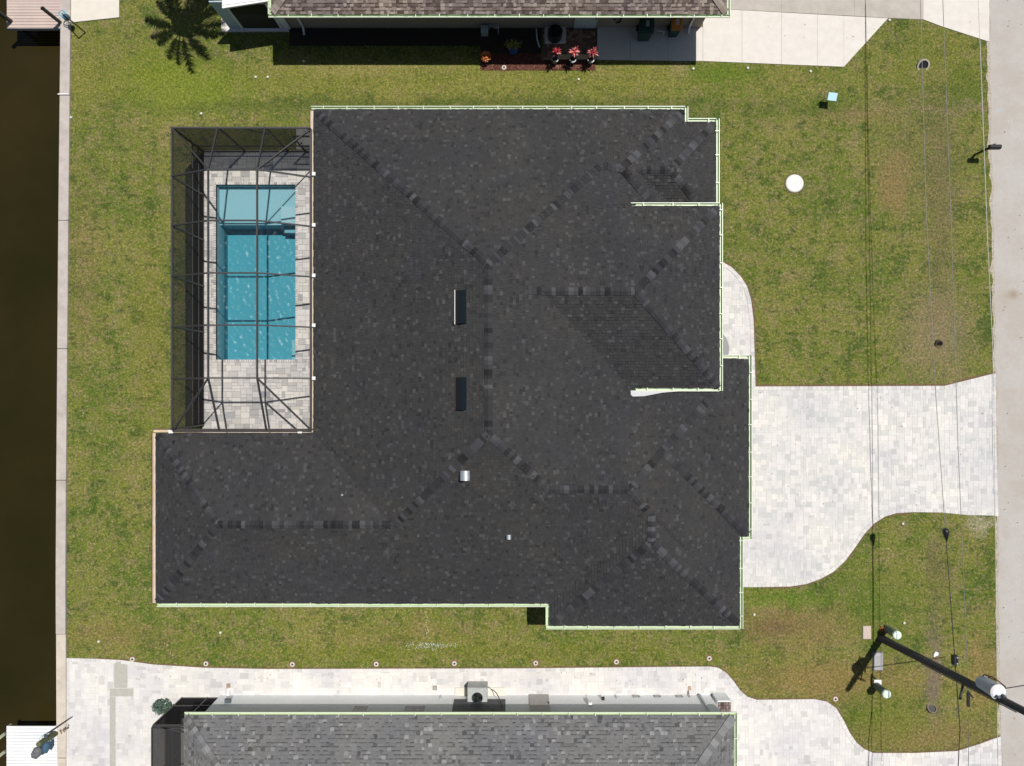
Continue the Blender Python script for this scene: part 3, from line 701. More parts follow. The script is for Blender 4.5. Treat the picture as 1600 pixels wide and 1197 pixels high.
segs = [S((494,175),Z0,(763,412),r), S((763,412),r,(763,678),r), S((763,412),r,(937,262),HB.zr), S((937,262),HB.zr,(972,262),HB.zr),
        S((1067,174),Z0,(972,262),HB.zr), S((972,262),HB.zr,(1024,318),3.6), S((1003,265),HC.zr,(1048,265),HC.zr), S((1116,193),Z0,(1048,265),HC.zr),
        S((1048,265),HC.zr,(1092,317),3.3), S((825,455),HD.zr,(993,455),HD.zr), S((1121,325),ZD,(993,455),HD.zr), S((1121,602),ZD,(993,455),HD.zr),
        S((763,678),r,(858,765),HE.zr), S((858,765),HE.zr,(985,765),HE.zr), S((1128,602),Z0+.5,(1035,705),HE2.zr), S((1035,705),HE2.zr,(985,765),HE.zr),
        S((1168,835),Z0,(1035,705),HE2.zr), S((985,765),HE.zr,(1018,806),HF.zr), S((1018,806),HF.zr,(1018,848),HF.zr), S((1153,974),Z0,(1018,848),HF.zr),
        S((862,974),Z0,(1018,848),HF.zr), S((763,678),r,(617,820),HG.zr), S((617,820),HG.zr,(340,820),HG.zr), S((246,680),Z0,(340,820),HG.zr), S((246,940),Z0,(340,820),HG.zr)]
caps(roof, hips, segs, M['cap'], M['cap_mass'], 300, wid=.155, step=.17, lift0=.016)
# gutters: trough lies left of a->b
for a, b, z, e in (((1070,171),(490,171),Z0,(0,.1)), ((1070,190),(1070,171),Z0,(0,.125)), ((1119,190),(1070,190),Z0,(0,-.125)),
                   ((1119,320),(1119,190),Z0,(0,.125)), ((1124,322),(984,322),ZD,(0,0)), ((1124,606),(1124,322),ZD,(.125,.125)), ((984,606),(1124,606),ZD,(0,0)),
                   ((1170,560),(1127,560),Z0,(0,0)), ((1170,838),(1170,560),Z0,(.0,.125)), ((1156,838),(1170,838),Z0,(-.125,.125)), ((1156,978),(1156,838),Z0,(.125,-.0)),
                   ((858,978),(1156,978),Z0,(.125,0)), ((858,943),(858,978),Z0,(-.125,0)), ((245,943),(858,943),Z0,(0,0))):
    gutter(house, a, b, z, ends=e)
# wide box gutters along the pool side, tan inside
for a, b, e in (((490,171),(490,676),(0,-.125)), ((490,676),(243,676),(.0,.12)), ((243,676),(243,943),(0,0))):
    gutter(house, a, b, Z0+.02, mat=M['gutter_tan'], lip=simple('dark bronze lip', (.06,.045,.04), .5), strap=False, wid=.15, ends=e)
for px, py in ((489,271),(489,351),(489,430),(489,508),(489,591),(266,674.5),(468,674.5)):
    x, y = W2(px, py, Z0+.1); q = MB(); q.box(x-.09, x+.09, y-.07, y+.07, Z0-.02, Z0+.06); q.obj('gutter_bracket', M['white'], house)
# walls (inset under the eaves), with garage door, entry and windows
def inset_box(hp, d, z1, q): q.box(hp.x0+d, hp.x1-d, hp.y0+d, hp.y1-d, 0, z1)
q = MB()
q.box(HM.x0+.75, HM.x1-.3, HM.y0+.56, HM.y1-.6, -.02, 2.69)
q.box(HG.x0+.55, HM.x0+1.5, HG.y0+.565, HG.y1-.6, -.02, 2.685)
q.box(HM.x1-1, HC.x1-.55, HC.y0+.5, HC.y1-.55, -.02, 2.68)
q.box(HM.x1-3, HB.x1-.52, HB.y0+.5, HB.y1-.57, -.02, 2.67)
q.box(HM.x1-2.5, HE2.x1-.5, HE2.y0+.5, HE2.y1-.55, -.02, 2.675)
q.box(HF.x0+.5, HF.x1-.53, HF.y0+.52, HF.y1-1, -.02, 2.66)
q.obj('wall', M['stucco_main'], house)
q = MB(); q.box(HD.x0+1.5, HD.x1-1.4, HD.y0+.5, HD.y1-.5, -.02, ZD-.21); q.obj('porch_wall', M['stucco_main'], house)
for yy in (HD.y0+.7, (HD.y0+HD.y1)/2, HD.y1-.7):
    q = MB(); q.box(HD.x1-.8, HD.x1-.5, yy-.15, yy+.15, 0, ZD-.21); q.obj('column', M['white'], house)
gx = HE2.x1-.5; q = MB(); q.box(gx-.05, gx+.03, HE2.y0+1.2, HE2.y0+6.0, .02, 2.2); gd = q.obj('garage_door', M['white'], house)
for k in range(4):
    q = MB(); q.box(gx+.03, gx+.045, HE2.y0+1.25, HE2.y0+5.95, .06+k*.54, .56+k*.54); q.obj('door_panel', M['white'], gd)
def window(parent, x, y, wd, axis, z0=1.0, z1=2.1, out=1):
    q = MB(); p = MB(); t_ = .05*out
    if axis == 'x': q.box(x-wd/2-.06, x+wd/2+.06, y-.02, y+t_, z0-.06, z1+.06); p.box(x-wd/2, x+wd/2, y+t_, y+t_+.01*out, z0, z1)
    else: q.box(x-.02, x+t_, y-wd/2-.06, y+wd/2+.06, z0-.06, z1+.06); p.box(x+t_, x+t_+.01*out, y-wd/2, y+wd/2, z0, z1)
    f_ = q.obj('window', M['white'], parent); p.obj('pane', M['glass'], f_)
for xx in (-6, 0, 4): window(house, xx, HM.y1-.6, 1.5, 'x')
for xx in (-12, -6, -1): window(house, xx, HM.y0+.56, 1.3, 'x', out=-1)
window(house, HF.x1-.53, HF.y0+2, 1.6, 'y'); window(house, HC.x1-.55, HC.y0+2, 1.6, 'y')
window(house, HG.x0+.55, (HG.y0+HG.y1)/2, 2.2, 'y', out=-1)
# white downspout deflector under the raised eave
zz = 3.73
q = MB(); q.prism([W2(983,611.5,zz),W2(1060,611.5,zz),W2(1035,613.5,zz),W2(1006,619,zz),W2(989,619.5,zz),W2(984,616,zz)], zz, zz+.02)
q.obj('flashing', simple('grey white flashing', (.55,.56,.57), .6), house)
# roof vents and pipes
def roof_vent(px, py, wpx, hpx, label, white_lip):
    zc = float(rheight(hips, *W2(px, py, 5.6))); x, y = W2(px, py, zc)
    zc = float(rheight(hips, x, y)); t = thing('roof_vent', (x, y, zc), label, 'roof vent', 'vents on the west slope')
    k = (H-zc)/FPX; a, b = wpx*k/2, hpx*k/2; q = MB()
    zl = float(rheight(hips, x-a, y)); zh = float(rheight(hips, x+a, y))
    def hood(x0, x1, zl0, zl1, zt0, zt1, yb, nm, mt):
        q = MB(); vs = [(x0,y-yb,zl0),(x1,y-yb,zl1),(x1,y+yb,zl1),(x0,y+yb,zl0),(x0,y-yb,zt0),(x1,y-yb,zt1),(x1,y+yb,zt1),(x0,y+yb,zt0)]
        q.add(vs, [(0,1,5,4),(1,2,6,5),(2,3,7,6),(3,0,4,7),(4,5,6,7)]); return q.obj(nm, mt, t)
    hood(x-a, x+a*.0, zl, zc, zl+.10, zc+.17, b, 'hood_front', M['black'])
    hood(x+.004, x+a, zc, zh, zc+.19, zh+.06, b, 'hood', M['vent'])
    if white_lip:  # warm white lip strip, taller than the red one
        q = MB(); q.box(x-a-.035, x-a-.005, y-b-.02, y+b+.02, zl-.02, zl+.13); q.obj('lip', M['stucco_main'], t)
    else:
        q = MB(); q.box(x-a-.03, x-a-.005, y-b-.01, y+b+.01, zl-.02, zl+.06); q.obj('lip', simple('rusty red lip', (.06,.02,.015), .7), t)
roof_vent(720, 480, 17, 52, 'long dark metal roof vent with bright white edge, the upper of two beside the ridge', True)
roof_vent(720.5, 615, 17, 51, 'long dark metal roof vent without white edge, the lower of two beside the ridge', False)
def roof_pipe(px, py, rad, hgt, label, mat, cat='roof pipe', hood=False):
    z = 4.5
    for _ in range(4): z = float(rheight(hips, *W2(px, py, z)))
    x, y = W2(px, py, z); t = thing('roof_pipe', (x, y, z), label, cat)
    MB().lathe([(rad*1.9,-.01),(rad*1.7,.02),(rad*1.1,.05),(rad*1.1,.02)], (x, y, z), 14).obj('flashing', M['cap_mass'], t)
    if hood:
        MB().lathe([(rad*.9,-.2),(rad*.9,hgt)], (x, y, z), 14).obj('pipe', mat, t)
        q = MB()
        n = 10; vs = []; hw = rad*1.25
        for i in range(n+1):
            a = math.pi*i/n; vs += [(x-math.cos(a)*hw, y-hw, z+hgt+math.sin(a)*hw*.6), (x-math.cos(a)*hw, y+hw, z+hgt+math.sin(a)*hw*.6)]
        q.add(vs, [(2*i, 2*i+2, 2*i+3, 2*i+1) for i in range(n)]); q.obj('cowl', mat, t, smooth=True)
    else:
        MB().lathe([(rad,-.2),(rad,hgt),(rad*.75,hgt),(rad*.75,hgt-.1),(0,hgt-.1)], (x, y, z), 14).obj('pipe', mat, t)
roof_pipe(727, 742, .15, .22, 'shiny galvanised roof exhaust cowl below the lower ridge end', M['galv'], hood=True)
roof_pipe(795, 838, .075, .15, 'small shiny galvanised pipe on the south roof slope', M['galv'], hood=True)
roof_pipe(793, 861, .035, .12, 'tiny black vent pipe just below the small shiny pipe', M['black'])
roof_pipe(535, 773, .04, .05, 'tiny white vent cap on the left wing roof slope', M['white'])
roof_pipe(1017, 185, .035, .12, 'tiny black vent pipe near the top right eave of the charcoal roof', M['black'])
roof_pipe(272, 690, .035, .1, 'tiny black vent pipe near the left wing corner of the charcoal roof', M['black'])

# ------------------------------------------------------------------ pool, deck, cage
CX0, CY0 = 319, 237                                  # cage wall lines on the ground (px)
DECK = [(CX0-2, CY0-2), (545, CY0-2), (545, 690), (CX0-2, 690)]
dk = poly_px(DECK); ph = poly_px([(px0,py0),(px1,py0),(px1,py1),(px0,py1)]); ph2 = poly_px([(px0-4,py0-4),(px1+4,py0-4),(px1+4,py1+4),(px0-4,py1+4)])
q = MB()
def dq(a, b, c, d): q.prism(poly_px([(a,c),(b,c),(b,d),(a,d)]), -.1, .02)
dq(CX0-2, px0, CY0-2, 690); dq(px1, 545, CY0-2, 690); dq(px0, px1, CY0-2, py0); dq(px0, px1, py1, 690)
deck = tag(q.obj('pool_deck', M['joint_dark']), kind='structure')
pave(deck, dk, .135, .0, .05, M['deck_paver'], M['deck_mass'], holes=(ph2,), cull=lambda x, y: x > 486 or y > 668, seed=11,
     weights=[((2,2),.22), ((3,2),.36), ((2,1),.2), ((3,1),.12), ((1,1),.1)])
q = MB()
for (a, b, hor) in (((px0-4,py0),(px1+4,py0),1), ((px0-4,py1+4),(px1+4,py1+4),1)):
    n = int((b[0]-a[0])/3.6)
    for i in range(n):
        x0_ = a[0]+(b[0]-a[0])*i/n; A = W2(x0_+.2, a[1]); B = W2(x0_+(b[0]-a[0])/n-.2, a[1]-4); q.bev(A[0], B[0], A[1], B[1], 0, .062, .008, random.random())
for x_ in (px0-4, px1):
    n = int((py1-py0)/3.6)
    for i in range(n):
        y0_ = py0+(py1-py0)*i/n; A = W2(x_, y0_+(py1-py0)/n-.2); B = W2(x_+4, y0_+.2); q.bev(A[0], B[0], A[1], B[1], 0, .062, .008, random.random())
tag(q.obj('coping', M['deck_mass'], deck), kind='stuff')
# basin
pt = thing('swimming_pool', W(400, 425), 'turquoise swimming pool with pale sun shelf and steps inside the screen cage', 'pool')
A = W2(px0, py1); B = W2(px1, py0); X0, Y0, X1, Y1 = A[0], A[1], B[0], B[1]
ys = W2(0, 349)[1]; sx_ = W2(437, 0)[0]; sy_ = W2(0, 321)[1]
m, nt, bs = newmat('pool plaster')
c = ramp(nt, noise(nt, 60, 3, .8), [(.3, (.25,.40,.45)), (.7, (.31,.47,.52))]); nt.links.new(c, bs.inputs['Base Color']); bs.inputs['Roughness'].default_value = .8
M['plaster'] = m
q = MB()
q.box(X0-.3, X0, Y0-.3, Y1+.3, -1.9, .0); q.box(X1, X1+.3, Y0-.3, Y1+.3, -1.9, .0); q.box(X0, X1, Y0-.3, Y0, -1.9, .0); q.box(X0, X1, Y1, Y1+.3, -1.9, .0)
q.obj('pool_wall', M['plaster'], pt)
q = MB(); q.box(X0, X1, Y0, ys, -1.9, -1.4); q.obj('floor', M['plaster'], pt)
q = MB(); q.box(X0, X1, ys, Y1, -1.6, -.38); q.obj('sun_shelf', M['plaster'], pt)
q = MB(); q.box(sx_, X1, ys-.28, ys-.002, -1.6, -.75); q.obj('step', M['plaster'], pt)
q = MB(); q.box(sx_+.0, X1, ys, sy_, -.39, -.2); q.obj('step', M['plaster'], pt)
q = MB(); q.box(X1-.34, X1, Y0, Y0+.95, -1.6, -.55); q.obj('bench', M['plaster'], pt)
m = bpy.data.materials.new('pool water'); m.use_nodes = True; nt = m.node_tree; nt.nodes.clear()
out = nt.nodes.new('ShaderNodeOutputMaterial'); gl = nt.nodes.new('ShaderNodeBsdfGlossy'); gl.inputs['Roughness'].default_value = .36
tr = nt.nodes.new('ShaderNodeBsdfTransparent'); fr = nt.nodes.new('ShaderNodeFresnel'); fr.inputs[0].default_value = 1.33; mx = nt.nodes.new('ShaderNodeMixShader')
nt.links.new(fr.outputs[0], mx.inputs[0]); nt.links.new(tr.outputs[0], mx.inputs[1]); nt.links.new(gl.outputs[0], mx.inputs[2]); nt.links.new(mx.outputs[0], out.inputs[0])
va = nt.nodes.new('ShaderNodeVolumeAbsorption'); va.inputs['Color'].default_value = (.05,.72,.80,1); va.inputs['Density'].default_value = .62
nt.links.new(va.outputs[0], out.inputs['Volume'])
nx_, ny_ = 210, 450; gxs = np.linspace(X0-.01, X1+.01, nx_); gys = np.linspace(Y0-.01, Y1+.01, ny_); GX, GY = np.meshgrid(gxs, gys, indexing='ij'); Z = np.zeros_like(GX)
wr = np.random.default_rng(3); fall = np.clip((W2(0,345)[1]-GY)/1.2, .12, 1)
for k in range(70):
    lam = wr.uniform(.10, .42)**1.0; a_ = wr.uniform(0, 2*np.pi); Z += lam**1.45*.0088*np.sin(2*np.pi/lam*(GX*np.cos(a_)+GY*np.sin(a_)+.08*np.sin(3*GX+k)+.08*np.sin(2.6*GY+2*k))+wr.uniform(0, 6.28))
Z = -.09+Z*fall
vs = [(float(GX[i,j]), float(GY[i,j]), float(Z[i,j])) for i in range(nx_) for j in range(ny_)]
fs = [(i*ny_+j, (i+1)*ny_+j, (i+1)*ny_+j+1, i*ny_+j+1) for i in range(nx_-1) for j in range(ny_-1)]
rim = [i*ny_ for i in range(nx_)]+[(nx_-1)*ny_+j for j in range(1, ny_)]+[i*ny_+ny_-1 for i in range(nx_-2, -1, -1)]+[j for j in range(ny_-2, 0, -1)]
nb0 = len(vs); vs += [(vs[i][0], vs[i][1], -1.62) for i in rim]; nr = len(rim)
fs += [(rim[(k+1) % nr], rim[k], nb0+k, nb0+(k+1) % nr) for k in range(nr)]+[tuple(range(nb0+nr-1, nb0-1, -1))]
q = MB(); q.add(vs, fs); wo = q.obj('water', m, pt)
for k, p_ in enumerate(wo.data.polygons): p_.use_smooth = k < (nx_-1)*(ny_-1)
cage = thing('pool_cage', W(CX0, CY0), 'dark bronze screened pool cage with mansard roof over the turquoise pool', 'pool cage')
gx = lambda px: (px-800)/34.0
gy = lambda rel: -rel/34.0
xa, x1_, x2_, xh = gx(319), gx(384), gx(451), gx(514.5)
ZW, ZP, ZH = 3.22, 4.2, 3.08
yt = gy(-361); bents = [gy(v) for v in (-292.5,-222.6,-150.8,-79.3,-6.8)]; yb = gy(67)
def bm(name, a, b, w_=.055, h_=.09): MB().beam(a, b, w_, h_).obj(name, M['dark_metal'], cage)
def yx(x): return x
for y in [yt]+bents+[yb+.05]: bm('post', (xa, y, .05), (xa, y, ZW), .07, .07)
for x in (x1_, x2_, xh-.1): bm('post', (x, yt, .05), (x, yt, ZW), .07, .07)
bm('eave_rail', (xa, yt+.04, ZW), (xa, yb, ZW), .07, .08); bm('eave_rail', (xa, yt, ZW+.003), (xh, yt, ZW+.003), .07, .08)
for z in (.08, .62, 1.25): bm('chair_rail', (xa, yt, z), (xa, yb, z), .05, .05)
for z in (.08, .85): bm('chair_rail', (xa, yt, z), (xh-1.0, yt, z), .05, .05)
for y in bents:
    bm('rafter', (xa, y, ZW), (x1_, y, ZP)); bm('rafter', (x1_, y, ZP), (x2_, y, ZP)); bm('rafter', (x2_, y, ZP), (xh, y, ZH))
for x in (x1_, x2_):
    bm('purlin', (x, bents[0], ZP+.002), (x, bents[-1], ZP+.002), .06, .09)
    bm('rafter', (x, bents[0], ZP), (x, yt, ZW)); bm('rafter', (x, bents[-1], ZP), (x, yb, ZH), .06, .09)
bm('hip_rafter', (x1_, bents[0], ZP), (xa, yt, ZW)); bm('hip_rafter', (x2_, bents[0], ZP), (xh, yt, ZH))
bm('hip_rafter', (x1_, bents[-1], ZP), (xa, yb, ZH), .06, .09); bm('hip_rafter', (x2_, bents[-1], ZP), (xh, yb, ZH), .06, .09)
bm('house_rail', (xh, yt, ZH), (xh, yb, ZH), .06, .06); bm('house_rail', (xa, yb, ZH), (xh, yb, ZH+.002), .06, .06)
bm('brace', (x1_+.9, yt, ZW), (x2_-.1, yt, 2.4), .04, .04)
# screen door at the house end of the back wall
dx0, dx1 = xh-1.05, xh-.14
q = MB()
for a, b in (((dx0,yt-.02,.06),(dx0,yt-.02,2.2)), ((dx1,yt-.02,.06),(dx1,yt-.02,2.2)), ((dx0,yt-.02,2.2),(dx1,yt-.02,2.2)), ((dx0,yt-.02,.9),(dx1,yt-.02,.9)), ((dx0,yt-.02,.1),(dx1,yt-.02,.1))): q.beam(a, b, .06, .06)
dr = q.obj('door', M['dark_metal'], cage); q = MB(); q.box(dx0+.06, dx0+.1, yt+.03, yt+.07, 1.0, 1.15); q.obj('handle', M['dark_metal'], dr)
def scr(name, pts, mat): MB().add(pts, [tuple(range(len(pts)))]).obj(name, mat, cage)
ys_ = [yt]+bents+[yb]
for a, b in zip(ys_, ys_[1:]):
    scr('wall_screen', [(xa,a,1.25),(xa,b,1.25),(xa,b,ZW),(xa,a,ZW)], M['screen_wall']); scr('kick_screen', [(xa,a,.06),(xa,b,.06),(xa,b,1.25),(xa,a,1.25)], M['screen_kick'])
for a, b in zip((xa,x1_,x2_), (x1_,x2_,xh)): scr('wall_screen', [(a,yt,.06),(b,yt,.06),(b,yt,ZW),(a,yt,ZW)], M['screen_wall'])
for a, b in zip(bents, bents[1:]):
    scr('roof_screen', [(xa,a,ZW),(xa,b,ZW),(x1_,b,ZP),(x1_,a,ZP)], M['screen']); scr('roof_screen', [(x1_,a,ZP),(x1_,b,ZP),(x2_,b,ZP),(x2_,a,ZP)], M['screen'])
    scr('roof_screen', [(x2_,a,ZP),(x2_,b,ZP),(xh,b,ZH),(xh,a,ZH)], M['screen'])
b0, b4 = bents[0], bents[-1]
scr('roof_screen', [(xa,yt,ZW),(x1_,b0,ZP),(xa,b0,ZW)], M['screen']); scr('roof_screen', [(xa,yt,ZW),(x1_,yt,ZW),(x1_,b0,ZP)], M['screen'])
scr('roof_screen', [(x1_,yt,ZW),(x2_,yt,ZW),(x2_,b0,ZP),(x1_,b0,ZP)], M['screen']); scr('roof_screen', [(x2_,yt,ZW),(xh,yt,ZH),(x2_,b0,ZP)], M['screen']); scr('roof_screen', [(xh,yt,ZH),(xh,b0,ZH),(x2_,b0,ZP)], M['screen'])
scr('roof_screen', [(xa,yb,ZH),(xa,b4,ZW),(x1_,b4,ZP)], M['screen']); scr('roof_screen', [(xa,yb,ZH),(x1_,b4,ZP),(x1_,yb,ZH)], M['screen'])
scr('roof_screen', [(x1_,yb,ZH),(x1_,b4,ZP),(x2_,b4,ZP),(x2_,yb,ZH)], M['screen']); scr('roof_screen', [(x2_,yb,ZH),(x2_,b4,ZP),(xh,yb,ZH)], M['screen']); scr('roof_screen', [(xh,yb,ZH),(x2_,b4,ZP),(xh,b4,ZH)], M['screen'])
q = MB()
sp = tag(q.prism(poly_px([(463,201),(486,201),(486,234),(463,234)]), -.03, .02, bottom=False).obj('door_pad', M['joint_dark']), kind='structure')
pave(sp, poly_px([(463,201),(486,201),(486,234),(463,234)]), .16, 0, .035, M['deck_paver'], M['deck_mass'], seed=21)

# ------------------------------------------------------------------ bottom neighbour (grey shingles)
HN = Hip(288,1147,1118,1760, (600,1440),(840,1440), 'x')
mid = W2(0, 1440, HN.zr)[1]
ctr = (HN.y0+HN.y1)/2; half = HN.y1-ctr
HN2 = Hip(288,1147,1118,1760, (0,0),(0,0), 'x'); HN2.ry = ctr
def rebuild(hp):
    hp.a = hp.x0+(hp.y1-hp.y0)/2; hp.b = hp.x1-(hp.y1-hp.y0)/2; Y = hp.ry; z, r = hp.z0, hp.zr
    x0, x1, y0, y1, A, B = hp.x0, hp.x1, hp.y0, hp.y1, hp.a, hp.b
    hp.faces = [[(x0,y0,z),(x1,y0,z),(B,Y,r),(A,Y,r)], [(x1,y1,z),(x0,y1,z),(A,Y,r),(B,Y,r)], [(x1,y0,z),(x1,y1,z),(B,Y,r)], [(x0,y1,z),(x0,y0,z),(A,Y,r)]]
    hp.planes = []
    for f in hp.faces:
        a, b, c = (np.array(p) for p in f[:3]); n = np.cross(b-a, c-a); n /= n[2]; hp.planes.append((-n[0], -n[1], float(n @ a)))
    return hp
HN = rebuild(HN2)
nh = thing('house', W(720, 1350), 'neighbouring house with mid grey shingle roof along the bottom edge', 'house')
q = MB(); HN.solid(q, 0); nroof = q.obj('roof', M['shingle_grey'], nh)
def inview(m_):
    def f(x, y, z):
        k = FPX/(H-z); px = 800+x*k; py = 598.5-y*k; return (px > -m_) & (px < 1600+m_) & (py > -m_) & (py < 1197+m_)
    return f
tag(shingles([HN], (.11,.14,.17,.20,.24), .15, lim=inview(90), seed=8, light=.11, thick=.022, dash=.5).obj('shingle', M['shingle_grey'], nroof), kind='stuff')
def hipseg(hp, corner, n_):
    x, y = corner; sx2 = 1 if x == hp.x0 else -1; sy2 = 1 if y == hp.y0 else -1
    A = (x+sx2*.05, y+sy2*.05); B = (x+sx2*n_, y+sy2*n_); za = float(hp.h(*A)); zb = float(hp.h(*B))
    tp = lambda p, z: ((800+p[0]*FPX/(H-z), 598.5-p[1]*FPX/(H-z)), z)
    return (tp(A, za), tp(B, zb))
caps(nroof, [HN], [hipseg(HN, (HN.x0, HN.y1), 4.5), hipseg(HN, (HN.x1, HN.y1), 4.5)], M['cap_grey'], M['cap_grey'], 300, wid=.17, step=.2, lift0=.035)
gutter(nh, (1147,1118), (288,1118), Z0, ends=(.12,0)); gutter(nh, (1147,1400), (1147,1118), Z0, ends=(0,0))
wy = W2(0, 1085.8)[1]
q = MB(); q.box(W2(345,0)[0], W2(1110,0)[0], HN.y0+.6, wy, -.02, 2.68); q.obj('wall', M['stucco_white'], nh)
def wallpx(x): return W2(x, 0)[0]
for px_, wd in ((574,.6),(655,.9)): window(nh, wallpx(px_)+0.0, wy, wd, 'x', 1.3, 2.2)
# door on that wall
q = MB(); q.box(wallpx(827), wallpx(857), wy, wy+.05, .05, 2.1); nd = q.obj('door', simple('taupe door', (.42,.40,.38), .6), nh)
q = MB(); q.box(wallpx(855), wallpx(856.5), wy+.05, wy+.1, .95, 1.05); q.obj('handle', M['black'], nd)
# wall fittings
def fitting(name, px, z, w_, d_, h_, mat, label, cat):
    q = MB(); x = wallpx(px); t_ = thing(name, (x, wy, z), label, cat)
    q.bev(x-w_/2, x+w_/2, wy, wy+d_, z, z+h_, .015); q.box(x-w_/2, x+w_/2, wy, wy+d_, z-.01, z); q.obj('case', mat, t_)
    q = MB(); q.tube([(x-w_/4, wy+.04, z), (x-w_/4, wy+.05, .1)], .012, 6); q.obj('conduit', M['galv'], t_)
fitting('meter_box', 918, .9, .16, .16, .3, M['white'], 'white utility box on the lower house wall right of the taupe door', 'utility box')
fitting('hose_bib', 940, .5, .14, .13, .08, M['black'], 'black hose bib box on the lower house wall between white box and wall vents', 'hose bib')
fitting('outlet_box', 963, .35, .1, .08, .1, M['galv'], 'small grey outlet box low on the lower house wall', 'outlet box')
fitting('outlet_box', 691, .4, .11, .09, .1, M['galv'], 'small grey outlet box low on the wall just left of the air conditioner', 'outlet box')
fitting('outlet_box', 367, .8, .26, .18, .12, simple('slate box', (.08,.10,.12), .6), 'dark slate box on the lower house wall beside the black screen porch', 'utility box')
for k, (px_, lab) in enumerate(((993,'left'),(1058,'middle'),(1080,'right'))):
    px_ = (993,1026,1060)[k]; x = wallpx(px_); q = MB()
    for a, b in (((x-.14,.12),(x+.14,.12)), ((x-.14,.30),(x+.14,.30)), ((x-.14,.12),(x-.14,.30)), ((x+.14,.12),(x+.14,.30))):
        q.beam((a[0], wy+.02, a[1]), (b[0], wy+.02, b[1]), .03, .03)
    tag(q.obj('wall_vent', simple('grey vent frame', (.30,.30,.29), .6)), 'flat framed foundation vent on the lower house wall, %s of three' % lab, 'wall vent')
# pillar with brown cap
x = wallpx(1112); t = thing('pillar', (x, wy, 0), 'pale blue pillar with rough brown stone top at the lower house corner', 'pillar')
q = MB(); q.box(x+.02, x+.62, wy-.55, wy+.12, .0, .9); q.obj('base', M['stucco_white'], t)
q = MB()
for i in range(5):
    for j in range(4): q.bev(x+.04+i*.115, x+.145+i*.115, wy-.5+j*.145, wy-.37+j*.145, .9, .95+random.uniform(0,.03), .01, random.random())
q.obj('stone_top', tinted('rough brown stone', [(0, (.08,.055,.05)), (1, (.30,.23,.21))], grain=25), t)
# downspout near it
x = wallpx(1092); q = MB(); q.beam((x, wy+.06, .12), (x, wy+.06, 2.6), .07, .09); q.obj('downspout', simple('grey downspout', (.5,.53,.55), .5), nh)
q = MB(); A = W(1077,1075); q.box(A[0]-.06, A[0]+.07, A[1]-.08, A[1]+.10, .033, .06); tag(q.obj('drain_block', simple('tan drain block', (.42,.30,.20), .9)), 'small tan drain block on the pavers near the lower house corner', 'drain block')
q = MB(); A = W(1075,1085); q.tube([(A[0], A[1]+.2, .05), (A[0], A[1]-.1, .3)], .02, 6); tag(q.obj('drain_pipe', M['dark_metal']), 'short dark pipe between the tan drain block and the lower house wall', 'pipe')
q = MB(); A = W(357,1071); q.box(A[0]-.08, A[0]+.10, A[1]-.09, A[1]+.10, .033, .055); tag(q.obj('drain_block', simple('brown drain block', (.32,.24,.17), .9)), 'small brown drain block on the pavers above the screen porch corner', 'drain block')
q = MB(); A = W(357,1083); q.beam((A[0], A[1]+.2, .05), (A[0]+.02, A[1]-.3, .07), .08, .06); tag(q.obj('drain_pipe', M['white']), 'short white downspout end below the brown drain block', 'pipe')
# air conditioners
def ac(px, py, wd, label, mat, hgt=.75, fan=.27, rnd_=False):
    x, y = W2(px, py); t = thing('air_conditioner', (x, y, 0), label, 'air conditioner')
    h = wd/2; q = MB()
    if rnd_: q.lathe([(h,.1),(h,hgt-.03),(h-.02,hgt),(0,hgt)], (x, y, 0), 28)
    else: q.bev(x-h, x+h, y-h, y+h, .1, hgt, .03)
    q.obj('case', mat, t)
    q = MB(); q.lathe([(fan,hgt+.002),(fan,hgt+.03),(fan*.92,hgt+.03),(fan*.92,hgt+.004)], (x, y, 0), 24); q.obj('fan_ring', M['black'], t)
    q = MB(); q.lathe([(0,hgt+.004),(fan*.9,hgt+.004)], (x, y, 0), 24); q.obj('fan_well', M['black'], t)
    q = MB()
    for k in range(3):
        a = k*2.094; e = Vector((math.cos(a), math.sin(a), 0)); n_ = Vector((-e.y, e.x, 0))
        c0 = Vector((x, y, hgt+.012)); q.add([c0+e*.04-n_*.03, c0+e*fan*.85-n_*.07, c0+e*fan*.85+n_*.07+Vector((0,0,.015)), c0+e*.04+n_*.03], [(0,1,2,3)])
    q.obj('fan_blade', M['vent'], t)
    q = MB()
    for k in range(12):
        a = k*math.pi/6; q.tube([(x+.03*math.cos(a), y+.03*math.sin(a), hgt+.035), (x+fan*math.cos(a), y+fan*math.sin(a), hgt+.03)], .004, 4)
    q.lathe([(0,hgt+.05),(.05,hgt+.045),(.055,hgt+.03)], (x, y, 0), 12); q.obj('guard', M['black'], t)
    return t
a = MB().prism(poly_px([(711.5,1073.5),(789.5,1073.5),(789.5,1092.5),(711.5,1092.5)]), 0, .07, bottom=False)
tag(a.obj('equipment_pad', M['concrete_cream']), 'cream concrete pad under the lower air conditioner', 'pad')
ac(747, 1079, .9, 'grey air conditioner on the cream pad beside the lower house wall', simple('grey ac case', (.40,.42,.41), .5), .8, .25)
q = MB(); q.box(wallpx(711), wallpx(790), wy+.004, wy+.02, .5, 2.6); q.obj('painted_shade', simple('dark recess shade', (.08,.085,.095), .7), nh)  # dark sheet coloured in for the shaded recess behind the unit
q = MB(); X_ = wallpx(768)
q.tube([(X_, wy+.55, .75), (X_+.1, wy+.62, .95), (X_+.25, wy+.5, 1.0), (X_+.42, wy+.2, 1.1), (X_+.5, wy+.04, 1.4)], .02, 8)
tag(q.obj('refrigerant_hose', M['black']), 'curved black hose from the lower air conditioner to the wall', 'hose')
